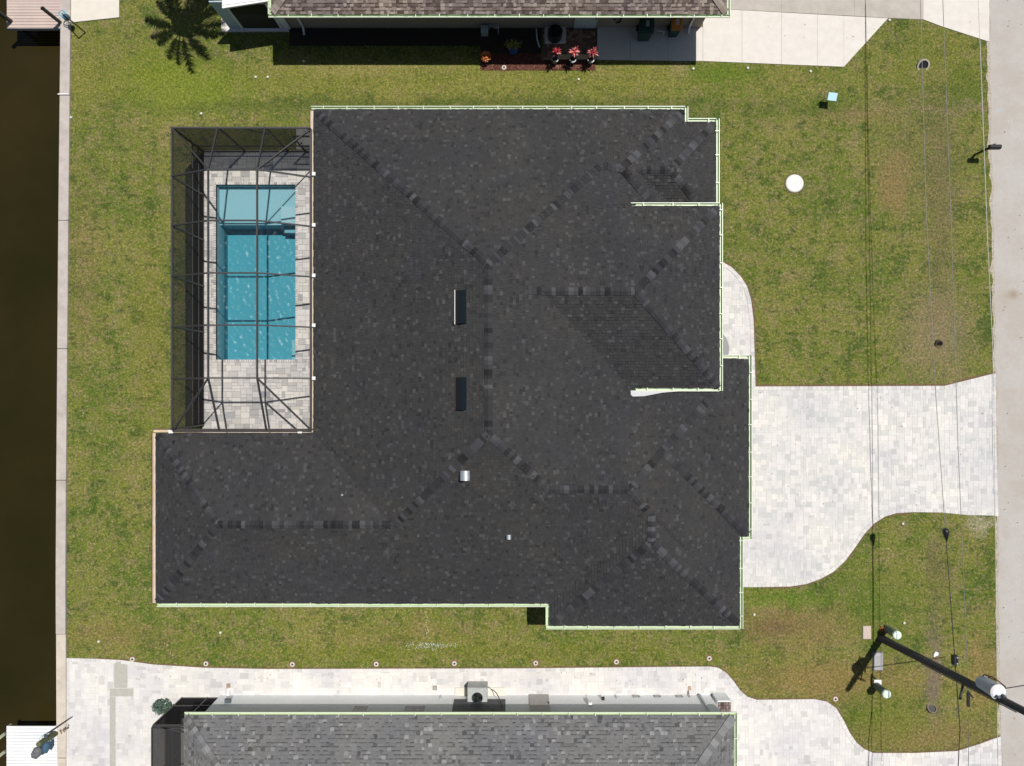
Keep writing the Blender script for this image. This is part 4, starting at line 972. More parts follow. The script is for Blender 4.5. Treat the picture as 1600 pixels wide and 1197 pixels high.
# floor drain in the pavers
q = MB(); A = W(679.5,1074.5); q.box(A[0]-.1, A[0]+.1, A[1]-.1, A[1]+.1, .03, .042)
fd = thing('floor_drain', (A[0], A[1], 0), 'small square grate in the pavers left of the cream pad', 'drain'); q.obj('frame', simple('drain grey', (.22,.21,.18), .7), fd)
q = MB()
for k in range(5): q.box(A[0]-.07, A[0]+.07, A[1]-.07+k*.03, A[1]-.055+k*.03, .042, .048)
q.obj('grate', simple('drain light', (.45,.44,.40), .7), fd)
# black screened porch at the lower left
po = thing('screen_porch', W(262, 1150), 'black framed screen porch at the left end of the lower grey house', 'screen porch')
xL = gx(800+(235-800)*.915); zt = 2.75; yT = -(1138-598.5)*.918/34; xR = HN.x0-.02
A = [(xL, yT-8, zt), (xL, yT, zt), (gx(345)-.1, wy-.1, 0)]
pyt = wy-.12
def pb(n, a, b, w_=.06, h_=.06): MB().beam(a, b, w_, h_).obj(n, M['dark_metal'], po)
wx0 = gx(290); 
# plan: slanting front from (xL,yT) to (wx1, pyt)
cA = Vector((xL+.55, yT+.15, 0)); cB = Vector((gx(283)+.2, pyt, 0)); cC = Vector((gx(345), pyt, 0))
for nme, p in (('post', (xL, yT)), ('post', (xL, yT-2.2)), ('post', (gx(285), pyt)), ('post', (gx(325), pyt))): pb(nme, (*p, .03), (*p, zt))
for z in (zt, .9, .1):
    pb('rail', (xL, yT, z), (xL, yT-6, z)); pb('rail', (xL, yT, z), (gx(285), pyt, z)); pb('rail', (gx(285), pyt, z), (gx(345), pyt, z))
pb('rafter', (xL, yT, zt+.003), (xR+.1, yT, zt+.003)); pb('rafter', (xL, yT-2.2, zt+.003), (xR+.1, yT-2.2, zt+.003)); pb('rafter', (gx(285), pyt, zt+.003), (xR+.5, yT-.3, zt+.003))
q = MB(); q.add([(xL,yT-6,.1),(xL,yT,.1),(xL,yT,zt),(xL,yT-6,zt)], [(0,1,2,3)]); q.add([(xL,yT,.1),(gx(285),pyt,.1),(gx(285),pyt,zt),(xL,yT,zt)], [(0,1,2,3)]); q.add([(gx(285),pyt,.1),(gx(345),pyt,.1),(gx(345),pyt,zt),(gx(285),pyt,zt)], [(0,1,2,3)])
q.obj('wall_screen', M['screen_kick'], po)
q = MB(); q.add([(xL,yT-6,zt),(xR,yT-6,zt),(xR,yT,zt),(xL,yT,zt)], [(0,1,2,3)]); q.add([(xL,yT,zt),(xR,yT,zt),(gx(345),pyt,zt),(gx(285),pyt,zt)], [(0,1,2,3)]); q.obj('roof_screen', M['screen_wall'], po)
q = MB(); q.prism([(xL,yT-6),(xR+1.5,yT-6),(gx(345),pyt),(gx(285),pyt),(xL,yT)], .0, .06, bottom=False); q.obj('floor', M['joint_dark'], po)

# ------------------------------------------------------------------ top neighbour (brown shingles)
HT = rebuild((lambda h_: (setattr(h_, 'ry', (h_.y0+h_.y1)/2), h_)[1])(Hip(424,1136,-600,22, (0,0),(0,0), 'x')))
th = thing('house', W(780, -150), 'neighbouring house with brown shingle roof along the top edge', 'house')
q = MB(); HT.solid(q, 0); troof = q.obj('roof', M['shingle_brown'], th)
tag(shingles([HT], (.10,.13,.16,.19,.24), .14, lim=inview(120), seed=9, light=.2, thick=.026, dash=.6).obj('shingle', M['shingle_brown'], troof), kind='stuff')
caps(troof, [HT], [hipseg(HT, (HT.x0, HT.y0), 3), hipseg(HT, (HT.x1, HT.y0), 3)], M['cap_brown'], M['cap_brown'], 300, wid=.16, step=.2, lift0=.035)
gutter(th, (424,22), (1136,22), Z0, ends=(.125,.125)); gutter(th, (424,-300), (424,22), Z0); gutter(th, (1136,22), (1136,-300), Z0)
ty = W2(0, 43.5)[1]
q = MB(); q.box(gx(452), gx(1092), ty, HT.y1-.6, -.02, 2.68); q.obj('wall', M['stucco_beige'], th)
q = MB(); q.box(gx(1060), gx(1094), ty-.012, ty-.0, .0, 2.6); q.obj('corner_board', simple('taupe trim', (.30,.235,.20), .8), th)
q = MB(); q.box(gx(896), gx(930), ty-.05, ty, .06, 2.1); d_ = q.obj('door', simple('pale blue door', (.60,.68,.72), .6), th)
q = MB(); q.box(gx(927), gx(928.5), ty-.1, ty-.05, .95, 1.05); q.obj('handle', M['black'], d_)
for xx in (500, 590, 690, 800): window(th, gx(xx), ty, 1.1, 'x', 1.4, 2.3, out=-1)
def dspout(px, name='downspout', foot=.35):
    x = gx(px); q = MB(); q.beam((x, ty-.75, 2.72), (x, ty-.07, 2.3), .07, .09); q.beam((x, ty-.07, 2.32), (x, ty-.07, .25), .07, .09); q.beam((x, ty-.07, .25), (x, ty-foot, .06), .07, .09)
    q.obj(name, M['stucco_white'], th)
dspout(476); dspout(1075, foot=.3)
q = MB(); x = gx(1098)
# shaded path in front of door: dark brick landing
lp = tag(MB().prism(poly_px([(848,44),(932,44),(932,94),(848,94)]), -.03, .02, bottom=False).obj('brick_landing', simple('dark mortar', (.10,.07,.055), .95)), kind='structure')
br = [(0, (.13,.075,.055)), (.5, (.22,.13,.09)), (1, (.40,.26,.17))]
M['brick'] = tinted('brown brick', br, 'obj'); M['brick_mass'] = tinted('brown brick mass', br)
pave(lp, poly_px([(848,44),(932,44),(932,94),(848,94)]), .1, 0, .04, M['brick'], M['brick_mass'], name='brick', weights=[((2,1),.5),((1,2),.2),((2,2),.3)], seed=31)
q = MB(); q.prism(poly_px([(872,86),(932,86),(932,93.5),(872,93.5)]), .0, .055); tag(q.obj('landing_edge', simple('tan coping', (.62,.46,.30), .85), None), kind='structure')
# mulch bed
mu = tinted('red brown mulch', [(0, (.055,.018,.012)), (.5, (.12,.042,.03)), (.9, (.19,.075,.05)), (1, (.36,.22,.16))], grain=30)
q = MB(); mp = poly_px([(751,84),(845,84),(845,94),(930,94),(930,110),(751,110)])
tag(MB().prism(mp, -.02, .02, bottom=False).obj('mulch_bed', mu), kind='structure')
xs = rng.uniform(gx(751), gx(930), 9000); yss = rng.uniform(W2(0,110)[1], W2(0,60)[1], 9000)
mp2 = poly_px([(560,44.5),(848,44.5),(848,94),(930,94),(930,110),(751,110),(751,70),(560,70)])
kk = inside(mp, xs, yss)
q = MB()
for x, y in zip(xs[kk], yss[kk]):
    a = random.uniform(0, 3.14); l = random.uniform(.02,.05); wv = random.uniform(.006,.012); z = random.uniform(.022,.045); c_, s_ = math.cos(a), math.sin(a)
    q.add([(x+c_*l-s_*wv, y+s_*l+c_*wv, z+random.uniform(-.01,.01)), (x-c_*l-s_*wv, y-s_*l+c_*wv, z), (x-c_*l+s_*wv, y-s_*l-c_*wv, z), (x+c_*l+s_*wv, y+s_*l-c_*wv, z)], [(0,1,2,3)], random.random())
tag(q.obj('mulch', mu), kind='stuff')
soil = simple('dark bed soil', (.035,.025,.018), .95, var=.3)
tag(MB().prism(poly_px([(452,44.5),(846,44.5),(846,83.5),(751,83.5),(751,72),(452,72)]), -.02, .012, bottom=False).obj('planting_bed', soil), kind='structure')
# AC, boxes
q = MB(); q.bev(*[W2(851,0)[0], W2(884,0)[0]], W2(0,69)[1], W2(0,39.5)[1], .02, .12, .02); tag(q.obj('equipment_pad', simple('white pad', (.72,.66,.62), .8)), 'white concrete pad under the upper air conditioner', 'pad')
ac(866.5, 58.5, .66, 'black air conditioner on the white pad beside the upper house', simple('black ac case', (.02,.025,.03), .5), .6, .30, rnd_=True)
q = MB(); x, y = W2(757.5, 52.5); q.bev(x-.16, x+.16, y-.14, y+.14, .0, .55, .02); tag(q.obj('utility_box', simple('grey green box', (.36,.44,.44), .6)), 'grey green utility box in the shade under the upper house eave', 'utility box')
q = MB(); x, y = W2(772, 50)
for a, b in (((x-.22,y+.1),(x+.2,y+.1)), ((x+.2,y+.1),(x+.2,y-.12)), ((x,y),(x+.16,y-.02))): q.beam((*a, .42), (*b, .42), .05, .05)
q.beam((x-.22,y+.1,0),(x-.22,y+.1,.42),.04,.04); q.beam((x+.2,y-.1,0),(x+.2,y-.1,.42),.04,.04)
tag(q.obj('bracket_stand', simple('grey bracket', (.45,.47,.47), .5)), 'pale metal bracket beside the grey green utility box', 'bracket')
q = MB(); q.tube([W(838,45,.05), W(839,60,.05), W(843,74,.05)], .03, 8); tag(q.obj('condensate_pipe', M['stucco_white']), 'thin pale pipe lying left of the upper air conditioner', 'pipe')
# plants
def leaf(q, base, az_, tilt, l, wd, t_, droop=.5, seg=3):
    b = Vector(base); d = Vector((math.cos(az_)*math.cos(tilt), math.sin(az_)*math.cos(tilt), math.sin(tilt))); n_ = Vector((-math.sin(az_), math.cos(az_), 0))
    vs = [b-n_*wd*.2, b+n_*wd*.2]; p = b.copy()
    for i in range(1, seg+1):
        f = i/seg; p = p+d*(l/seg); d = (d+Vector((0,0,-droop/seg))).normalized(); w_ = wd*(1-abs(f-.45)*1.6) if i < seg else 0.004
        vs += [p-n_*w_*.5, p+n_*w_*.5]
    q.add(vs, [(2*i, 2*i+1, 2*i+3, 2*i+2) for i in range(seg)], t_)
redl = tinted('red cordyline leaf', [(0, (.10,.005,.012)), (.6, (.30,.012,.025)), (.8, (.55,.10,.10)), (1, (.75,.30,.24))], grain=20, bmp=0, rough=.4)
potm = simple('galvanised pot', (.30,.33,.35), .45, .3, var=.1, bmp=0)
for k, (px_, py_, lab) in enumerate(((866.5,97.5,'left'),(894,97.5,'middle'),(922,98,'right'))):
    x, y = W2(px_, py_); t = thing('potted_plant', (x, y, 0), 'red spiky leafed plant in a round grey pot, %s of three at the mulch edge' % lab, 'potted plant', 'red plants in grey pots')
    q = MB(); q.lathe([(.10,0),(.14,.3),(.16,.32),(.16,.36),(.125,.36),(.12,.30),(0,.30)], (x, y, 0), 20); q.obj('pot', potm, t, smooth=False)
    q = MB(); q.lathe([(0,.315),(.12,.315)], (x, y, 0), 16); q.obj('soil', soil, t)
    top = Vector((x+.02, y+.03, 1.05)); q = MB(); q.tube([(x, y, .3), top], .018, 6); q.obj('stem', soil, t)
    q = MB()
    for j in range(17): leaf(q, top+Vector((0,0,random.uniform(-.12,.05))), j*2.4+k, random.uniform(.1,1.1), random.uniform(.22,.34), .075, random.random(), .9)
    q.obj('leaves', redl, t)
x, y = W2(759.5, 94); t = thing('croton_shrub', (x, y, 0), 'small round orange and red leafed shrub at the left end of the mulch', 'shrub')
q = MB()
crot = tinted('orange croton leaf', [(0, (.45,.04,.02)), (.5, (.62,.12,.04)), (.8, (.70,.30,.07)), (1, (.30,.28,.05))], grain=20, bmp=0, rough=.4)
for j in range(150):
    a = random.uniform(0, 6.28); e = random.uniform(-.1, 1.5); rr = .22*random.uniform(.7, 1); leaf(q, (x+rr*math.cos(a)*math.cos(e), y+rr*math.sin(a)*math.cos(e), .38+rr*math.sin(e)*.9), a+random.uniform(-.6,.6), random.uniform(0,.9), .08, .04, random.random(), .6, 2)
q.obj('leaves', crot, t); q = MB(); q.tube([(x, y, 0), (x, y, .4)], .015, 6); q.obj('stem', soil, t)
x, y = W2(802, 82); t = thing('potted_plant', (x, y, 0), 'yellow green plant in a blue rimmed pot in the shade of the upper house', 'potted plant')
q = MB(); q.lathe([(.12,0),(.2,.3),(.22,.34),(.19,.34),(.17,.28),(0,.28)], (x, y, 0), 20); q.obj('pot', simple('blue glazed pot', (.05,.16,.42), .2, bmp=0), t)
q = MB()
yg = tinted('yellow green leaf', [(0, (.10,.13,.02)), (.6, (.30,.26,.04)), (1, (.42,.38,.08))], grain=20, bmp=0)
for j in range(110): leaf(q, (x+random.gauss(0,.17), y+random.gauss(.05,.09), .45+random.uniform(0,.35)), random.uniform(0,6.28), random.uniform(0,.8), .13, .05, random.random(), .8, 2)
q.obj('leaves', yg, t)
# bins
def wheelie(px, py, bodycol, lidcol, label, hgt=1.0, sc=1.0):
    x, y = W2(px, py); t = thing('wheelie_bin', (x, y, .035), label, 'wheelie bin', 'bins by the upper house wall')
    bm_ = simple('bin body '+label[:6], bodycol, .5, var=.08, bmp=0); lm = simple('bin lid '+label[:6], lidcol, .45, var=.08, bmp=0)
    a, b = .25*sc, .30*sc; A, B = .31*sc, .38*sc; z0_, z1_ = .07, hgt
    q = MB(); q.add([(x-a,y-b,z0_),(x+a,y-b,z0_),(x+a,y+b,z0_),(x-a,y+b,z0_),(x-A,y-B,z1_),(x+A,y-B,z1_),(x+A,y+B,z1_),(x-A,y+B,z1_)], [(3,2,1,0),(0,1,5,4),(1,2,6,5),(2,3,7,6),(3,0,4,7)])
    q.obj('body', bm_, t)
    q = MB(); n = 8; vs = []
    for i in range(n+1):
        f = i/n; yy = y-B-.03+(2*B+.06)*f; zz = z1_+.03+.07*math.sin(math.pi*min(1, f*1.0)); vs += [(x-A-.03,yy,zz-.03),(x-A+.04,yy,zz),(x+A-.04,yy,zz),(x+A+.03,yy,zz-.03)]
    q.add(vs, [(4*i+j, 4*i+j+1, 4*i+5+j, 4*i+4+j) for i in range(n) for j in range(3)])
    q.box(x-A-.03, x+A+.03, y-B-.032, y-B-.02, z1_-.05, z1_+.0); q.obj('lid', lm, t)
    q = MB(); q.tube([(x-A*.8, y+B+.07, z1_-.02), (x+A*.8, y+B+.07, z1_-.02)], .018, 8); q.box(x-A*.8, x-A*.7, y+B, y+B+.07, z1_-.05, z1_); q.box(x+A*.7, x+A*.8, y+B, y+B+.07, z1_-.05, z1_); q.obj('handle', bm_, t)
    for sx2 in (-1, 1):
        q = MB(); q.lathe([(.0,-.03),(.13,-.03),(.13,.03),(0,.03)], (x+sx2*(a+.05), y+b, .13+.035), 16, M=Matrix.Rotation(math.pi/2, 3, 'Y')); q.obj('wheel', M['black'], t)
    q = MB(); q.box(x-.05, x+.11, y-.12, y+.16, z1_+.102, z1_+.106); q.obj('sticker', simple('faded sticker', (.34,.40,.38) if lidcol[0] < .1 else (.66,.56,.46), .6), t)
wheelie(1004, 56, (.010,.052,.040), (.010,.050,.036), 'dark green wheelie bin with green lid in the shade of the upper house', 1.05, .95)
wheelie(1050, 52, (.008,.055,.050), (.55,.20,.020), 'green wheelie bin with orange yellow lid in the shade of the upper house', .95, .72)
q = MB(); q.beam(W(1026,48,.3), W(1038,49,.3), .04, .04); q.beam(W(1038,49,.3), W(1036,54,.1), .035, .035); tag(q.obj('hose_hook', M['white']), 'small white bracket between the two wheelie bins', 'bracket')
x = gx(959); t = thing('hanging_basket', (x, ty-.2, 1.2), 'dark round leafy basket hanging on the upper house wall', 'hanging basket')
q = MB()
for j in range(120): a = random.uniform(0,6.28); e = random.uniform(-1.2,1.5); leaf(q, (x+.13*math.cos(a)*math.cos(e), ty-.22+.13*math.sin(a)*math.cos(e), 1.3+.13*math.sin(e)), a, e, .08, .04, random.random(), .5, 2)
q.obj('leaves', tinted('dark fern leaf', [(0, (.015,.03,.012)), (1, (.04,.07,.03))], grain=20, bmp=0), t)
MB().tube([(x, ty, 1.75), (x, ty-.22, 1.8), (x, ty-.22, 1.4)], .008, 5).obj('hook', M['black'], t)
# screened lanai at the top left of that house
ln = thing('lanai', W(390, 20), 'white roofed lanai with olive screens at the upper left house corner', 'lanai')
ly = W2(0, 47)[1]; lx0, lx1, lx2 = gx(361), gx(382), gx(442)
q = MB(); q.prism(poly_px([(347,24),(452,24),(452,50),(347,50.5)]), 0, .09, bottom=False); q.obj('slab', simple('pinkish white slab', (.70,.64,.60), .85), ln)
q = MB(); q.box(lx0, lx1, ly, ly+.05, .09, 2.5); q.obj('wall', simple('slate blue panel', (.40,.52,.62), .7), ln)
for x in (lx1, lx2): MB().beam((x, ly-.01, .09), (x, ly-.01, 2.5), .07, .07).obj('post', M['stucco_white'], ln)
MB().beam((lx1, ly-.01, .13), (lx2, ly-.01, .13), .07, .09).obj('rail', M['stucco_white'], ln); MB().beam((lx1, ly-.01, 2.47), (lx2, ly-.01, 2.47), .07, .09).obj('rail', M['stucco_white'], ln)
q = MB(); q.add([(lx1,ly,.1),(lx2,ly,.1),(lx2,ly,2.45),(lx1,ly,2.45)], [(0,1,2,3)]); q.obj('screen', M['screen_olive'], ln)
q = MB(); q.box(lx2+.05, gx(455), ly, ly+.05, .09, 2.5); q.obj('end_panel', M['stucco_white'], ln)
q = MB(); zr_ = 2.62; P = [W2(347,13,zr_), W2(424,1,zr_), W2(424,-200,zr_), W2(347,-200,zr_)]; q.prism(P, zr_-.09, zr_)
lr = q.obj('roof', M['white'], ln)
for k in range(6):
    a = W2(347, 8-k*9, zr_); b = W2(424, -2-k*9, zr_); MB().beam((a[0], a[1], zr_+.012), (b[0], b[1], zr_+.012), .03, .02).obj('roof_rib', M['white'], lr)

# ------------------------------------------------------------------ palm standing just outside the top edge (its shadow falls in view)
x, y = W2(334, -9); t = thing('palm_tree', (x, y, 0), 'tall palm above the top edge whose crown shadow lies on the upper lawn', 'palm tree')
top = Vector((x, y, 5.7))
MB().tube([(x, y, -.1), (x+.03, y, 2), (x-.02, y+.02, 4), top], [.2,.16,.15,.17], 12).obj('trunk', simple('palm bark', (.17,.14,.11), .9, var=.3, scale=12), t)
pm = tinted('palm frond', [(0, (.03,.06,.015)), (1, (.08,.12,.03))], grain=20, bmp=0)
def frond(az_, el_, L_):
    q = MB(); p = top.copy(); d = Vector((math.cos(az_)*math.cos(el_), math.sin(az_)*math.cos(el_), math.sin(el_))); side = Vector((-math.sin(az_), math.cos(az_), 0)); pts = [p.copy()]
    N = 16
    for i in range(N):
        p = p+d*(L_/N); d = (d+Vector((0,0,-.075))).normalized(); pts.append(p.copy())
        f = (i+1)/N
        if f < .3: continue
        ll = .42*math.sin(math.pi*min(1, (f-.2)/.85))**.6+.1
        for s_ in (-1, 1):
            for jj in range(6):
                lean = .8+random.uniform(-.35,.35); e = (side*s_*math.cos(lean)+d*math.sin(lean)+Vector((0,0,random.uniform(-.75,-.25)))).normalized()
                a = p-d*(L_/N)*jj/6; bb = a+e*ll*random.uniform(.75,1.1); q.add([a-d*.03, a+d*.03, bb], [(0,1,2)], random.random())
    q.tube(pts, [.03-.025*i/N for i in range(N+1)], 5); q.obj('frond', pm, t)
for j in range(21): frond(j*2*math.pi/21+random.uniform(-.16,.16), random.choice((.15,.35,.6,.0)), random.uniform(1.8,2.6))
for j in range(9): frond(j*2*math.pi/9+.2, -.3, random.uniform(.8,1.1))
MB().lathe([(.12,-.5),(.28,-.1),(.34,.1),(.2,.4),(0,.5)], top, 12).obj('crownshaft', pm, t)

# ------------------------------------------------------------------ utilities in the front lawn
x, y = W2(1376, 997); 
pole = thing('utility_pole', (x, y, 0), 'tall dark timber utility pole leaning out of frame at the lower right', 'utility pole')
lean = Vector((.11, .035, 1)); LP = lambda h: Vector((x, y, 0))+lean*h
wood = simple('dark weathered timber', (.055,.055,.058), .85, var=.35, scale=14)
MB().tube([LP(-.1), LP(2), LP(5), LP(8), LP(10.4)], [.175,.165,.15,.135,.12], 14).obj('pole', wood, pole)
q = MB(); q.beam(LP(5.3), LP(5.3)+Vector((-.15,-.75,0)), .06, .07); q.beam(LP(7.9), LP(7.9)+Vector((.45,-.2,0)), .06, .07); q.obj('standoff_arm', wood, pole)
for h_ in (10.4,):
    q = MB(); q.lathe([(.03,0),(.05,.05),(.03,.08),(.05,.13),(.02,.2)], LP(h_), 10); q.obj('insulator', M['stucco_white'], pole)
q = MB(); q.tube([LP(3)+Vector((-.12,-.15,0)), LP(8)+Vector((-.1,-.13,0))], .02, 6); q.obj('conduit', M['dark_metal'], pole)
# transformer hung on the pole
tc = Vector(W(1560, 1082, 7.1)); tcb = Vector(W(1550,1077,6.2))
tr_ = thing('transformer', tuple(tcb), 'pale grey cylindrical transformer can hung on the utility pole', 'transformer')
g_ = simple('transformer grey', (.36,.43,.50), .5, var=.05, bmp=0)
cz = tcb.copy(); cz.z = 6.15; cz.x, cz.y = tc.x, tc.y
q = MB(); q.lathe([(0,0),(.24,0),(.26,.03),(.26,.9),(.28,.91)], cz, 24); q.obj('tank', g_, tr_)
q = MB(); q.lathe([(.285,.9),(.285,.94),(.22,.99),(0,1.0)], cz, 24); q.obj('lid', M['white'], tr_)
for a in (-.5, -2.3):
    q = MB(); q.lathe([(.04,0),(.055,.04),(.035,.07),(.055,.11),(.035,.14),(.05,.18),(.015,.24)], cz+Vector((.14*math.cos(a), .14*math.sin(a), .96)), 10); q.obj('bushing', simple('bushing grey', (.22,.27,.32), .4, bmp=0), tr_)
q = MB(); q.beam(cz+Vector((0,0,.45)), LP(6.6), .08, .12); q.beam(cz+Vector((0,0,.75)), LP(6.9), .08, .1); q.obj('bracket', M['galv'], tr_)
q = MB()
q.tube([W(1529,1083,5.9), W(1534,1060,6.2), W(1537,1054,6.4), W(1552,1058,6.8), W(1571,1073,7.1)], .022, 6)
q.tube([W(1530,1082,5.9), W(1540,1064,6.2), W(1545,1058,6.4), W(1560,1064,6.8), W(1572,1075,7.1)], .022, 6)
q.obj('lead', simple('brown cable', (.10,.045,.03), .6), tr_)
# overhead wires
wirem = simple('grey wire', (.17,.17,.165), .5, var=.1, bmp=0); wireb = simple('black wire', (.02,.02,.02), .6, bmp=0); wirew = simple('bright aluminium wire', (.55,.54,.50), .4, bmp=0)
def wire(pts, r, mat, label, group='overhead wires along the street'):
    P = []
    for (a, za), (b, zb) in zip(pts, pts[1:]):
        for i in range(6): f = i/6; P.append(W(a[0]+(b[0]-a[0])*f, a[1]+(b[1]-a[1])*f, za+(zb-za)*f))
    P.append(W(*pts[-1][0], pts[-1][1])); q = MB(); q.tube(P, r, 6)
    return tag(q.obj('overhead_wire', mat), label, 'wire', group)
wire([((1436,-120),3.1),((1438,0),3.15),((1447,330),3.4),((1461,600),3.7),((1475,800),3.95),((1477,826),4.0)], .013, wirem, 'thin grey overhead wire ending at the teardrop clamp, leftmost of the street wires')
wire([((1478,842),4.0),((1484,920),4.15),((1492,1030),4.4),((1497,1100),4.6),((1500,1140),4.7),((1497,1200),4.8),((1495,1320),4.8)], .019, wireb, 'thick black overhead cable running down from the teardrop clamp past the utility pole')
wire([((1471,-120),4.2),((1473,0),4.2),((1486,350),4.4),((1497,700),4.6),((1504,860),4.8),((1512,1060),5.0),((1515,1090),5.1),((1513,1200),5.1),((1513,1320),5.1)], .012, wirem, 'grey overhead wire in the middle, ending down past the pole bracket')
wire([((1526,-60),5.7),((1531,60),5.8),((1543,375),5.85),((1551,540),5.9),((1553,620),5.9),((1556,900),5.9),((1560,1250),5.9)], .011, wirew, 'bright thin overhead wire rightmost along the street edge')
a = W(1556, 1078, 6.6); b = W(1700, 1055, 6.3); q = MB(); q.tube([a, b], .02, 6); tag(q.obj('overhead_wire', wireb), 'black service wire leaving the transformer across the street', 'wire', 'overhead wires along the street')
# clamp (teardrop) and splice box
A = Vector(W(1477, 825, 4.0)); B = Vector(W(1479, 843, 4.0)); d = (B-A).normalized(); q = MB()
q.tube([A+d*.56*f for f in (0,.08,.25,.45,.7,.9,1)], [.03,.11,.13,.11,.07,.035,.02], 12); tag(q.obj('wire_clamp', M['black'], smooth=True), 'black teardrop clamp where thin wire meets thick cable', 'wire clamp')
A = W(1492, 1031, 4.4); q = MB(); q.bev(A[0]-.1, A[0]+.1, A[1]-.18, A[1]+.18, 4.3, 4.5, .02)
sb = thing('splice_box', (A[0], A[1], 4.3), 'black splice box on the thick overhead cable beside the pole', 'splice box'); q.obj('case', M['black'], sb)
for s_ in (-.12, .12):
    q = MB(); q.lathe([(0,.03),(.03,.02),(.035,0)], (A[0]+.03, A[1]+s_, 4.5), 8); q.obj('bolt', M['white'], sb)
q = MB(); q.beam(W(1513,1083,5.1), W(1513,1104,5.1), .09, .1); q.beam(W(1512,1080,5.1), W(1520,1090,5.1), .06, .06); tag(q.obj('cable_bracket', M['black']), 'black cable bracket just below the utility pole on the middle wire', 'bracket')
# two pale cable pedestals
def pedestal(px, py, label, r=.17, hgt=.95):
    x, y = W2(px, py); t = thing('cable_pedestal', (x, y, 0), label, 'pedestal', 'green pedestals by the pole')
    q = MB(); q.lathe([(r,0),(r,hgt)], (x, y, 0), 20); q.obj('tube', simple('grey green plastic', (.15,.20,.16), .6, bmp=0), t)
    q = MB(); q.lathe([(r*1.12,hgt-.08),(r*1.12,hgt+.02),(r*.9,hgt+.05),(0,hgt+.055)], (x, y, 0), 20); q.obj('cap', simple('pale green cap', (.66,.76,.66), .5, bmp=0), t); return x, y
pedestal(1385, 981.5, 'grey green pedestal with pale cap beside orange tape, at the pole foot')
pedestal(1369, 1071, 'grey green pedestal with pale cap on a square pad, nearest the lower driveway')
A = W2(1371, 1068.5); q = MB(); q.box(A[0]-.17, A[0]+.17, A[1]-.05, A[1]+.2, .0, .06); tag(q.obj('pedestal_pad', M['white']), 'small white pad under the lower pedestal', 'pad')
x, y = W2(1384, 983); q = MB()
for k in range(14):
    a = random.uniform(0,6.28); l = random.uniform(.08,.28); p = Vector((x-.12+random.uniform(-.15,.1), y+random.uniform(-.1,.15), .03)); e = Vector((math.cos(a), math.sin(a), random.uniform(0,.6)))
    q.tube([p, p+e*l*.5+Vector((0,0,.05)), p+e*l], .012, 5)
tag(q.obj('marking_tape', simple('orange tape', (.50,.14,.03), .6, bmp=0)), 'tangle of orange marking tape at the foot of the upper pedestal', 'tape')
A = W2(1354, 988); q = MB(); q.bev(A[0]-.19, A[0]+.19, A[1]-.3, A[1]+.3, .0, .06, .02)
tag(q.obj('valve_box', simple('pinkish beige lid', (.52,.43,.37), .8, var=.06)), 'pinkish beige rectangular valve box lid left of the pole foot', 'valve box')
A = W2(1371.5, 1033); t = thing('meter_box', (A[0], A[1], 0), 'grey rectangular meter box lid between the two pedestals', 'meter box')
q = MB(); q.bev(A[0]-.25, A[0]+.25, A[1]-.44, A[1]+.44, .0, .05, .03); q.obj('frame', simple('dark grey frame', (.17,.17,.165), .8), t)
q = MB(); q.bev(A[0]-.2, A[0]+.2, A[1]-.39, A[1]+.39, .05, .065, .01); q.obj('lid', simple('grey concrete lid', (.37,.37,.36), .85, var=.12, scale=5), t)
# septic lid
A = W2(1241, 287); t = thing('tank_lid', (A[0], A[1], 0), 'round white tank lid set in the upper right lawn', 'tank lid')
q = MB(); q.lathe([(.41,0),(.41,.05),(.37,.075),(0,.08)], (A[0], A[1], 0), 40); q.obj('lid', simple('white lid plastic', (.66,.66,.64), .6, var=.04, scale=14), t)
q = MB(); q.lathe([(.45,0),(.45,.015),(.41,.02)], (A[0], A[1], 0), 40); q.obj('rim', simple('brown lid rim', (.16,.10,.06), .9), t)
# yard sign: pale blue plate with black wire frame
A = W2(1283, 159); t = thing('yard_sign', (A[0], A[1], 0), 'small pale blue plate on a black wire stand in the upper right lawn', 'yard sign')
k0 = Vector((A[0], A[1], 0)); q = MB(); q.tube([k0+Vector((-.05,-.05,0)), k0+Vector((-.05,-.02,.55))], .012, 6); q.tube([k0+Vector((.22,-.04,0)), k0+Vector((.22,-.02,.55))], .012, 6); q.tube([k0+Vector((-.05,-.02,.55)), k0+Vector((.3,0,.58))], .012, 6); q.obj('stand', M['black'], t)
q = MB(); mm = Matrix.Translation((A[0]+.26, A[1]+.0, .6)) @ Matrix.Rotation(-.12, 4, 'Z') @ Matrix.Rotation(.25, 4, 'X'); q.box(-.2, .2, -.17, .17, 0, .02, M=mm); q.obj('plate', simple('pale blue plate', (.42,.68,.76), .5, var=.04, bmp=0), t)
# mailbox at the street edge
A = W2(1523, 242); t = thing('mailbox', (A[0], A[1], 0), 'black mailbox on a slim curved post at the street edge', 'mailbox')
q = MB(); q.beam((A[0], A[1], 0), (A[0]+.02, A[1], 1.0), .08, .08); q.beam((A[0]-.1, A[1]-.02, .95), (A[0]+.32, A[1]+.02, 1.0), .06, .06); q.beam((A[0], A[1], .55), (A[0]+.26, A[1]+.01, .96), .04, .04); q.obj('post', M['black'], t)
q = MB(); n = 8; vs = []
for xe in (A[0]-.05, A[0]+.45):
    vs += [(xe, A[1]-.09, 1.02), (xe, A[1]+.11, 1.02)]+[(xe, A[1]+.01+.1*math.cos(math.pi*i/n), 1.12+.1*math.sin(math.pi*i/n)) for i in range(n+1)]
m_ = n+3; q.add(vs, [(i, (i+1) % m_, (i+1) % m_+m_, i+m_) for i in range(m_)]+[tuple(range(m_-1, -1, -1)), tuple(range(m_, 2*m_))]); q.obj('box', M['black'], t)
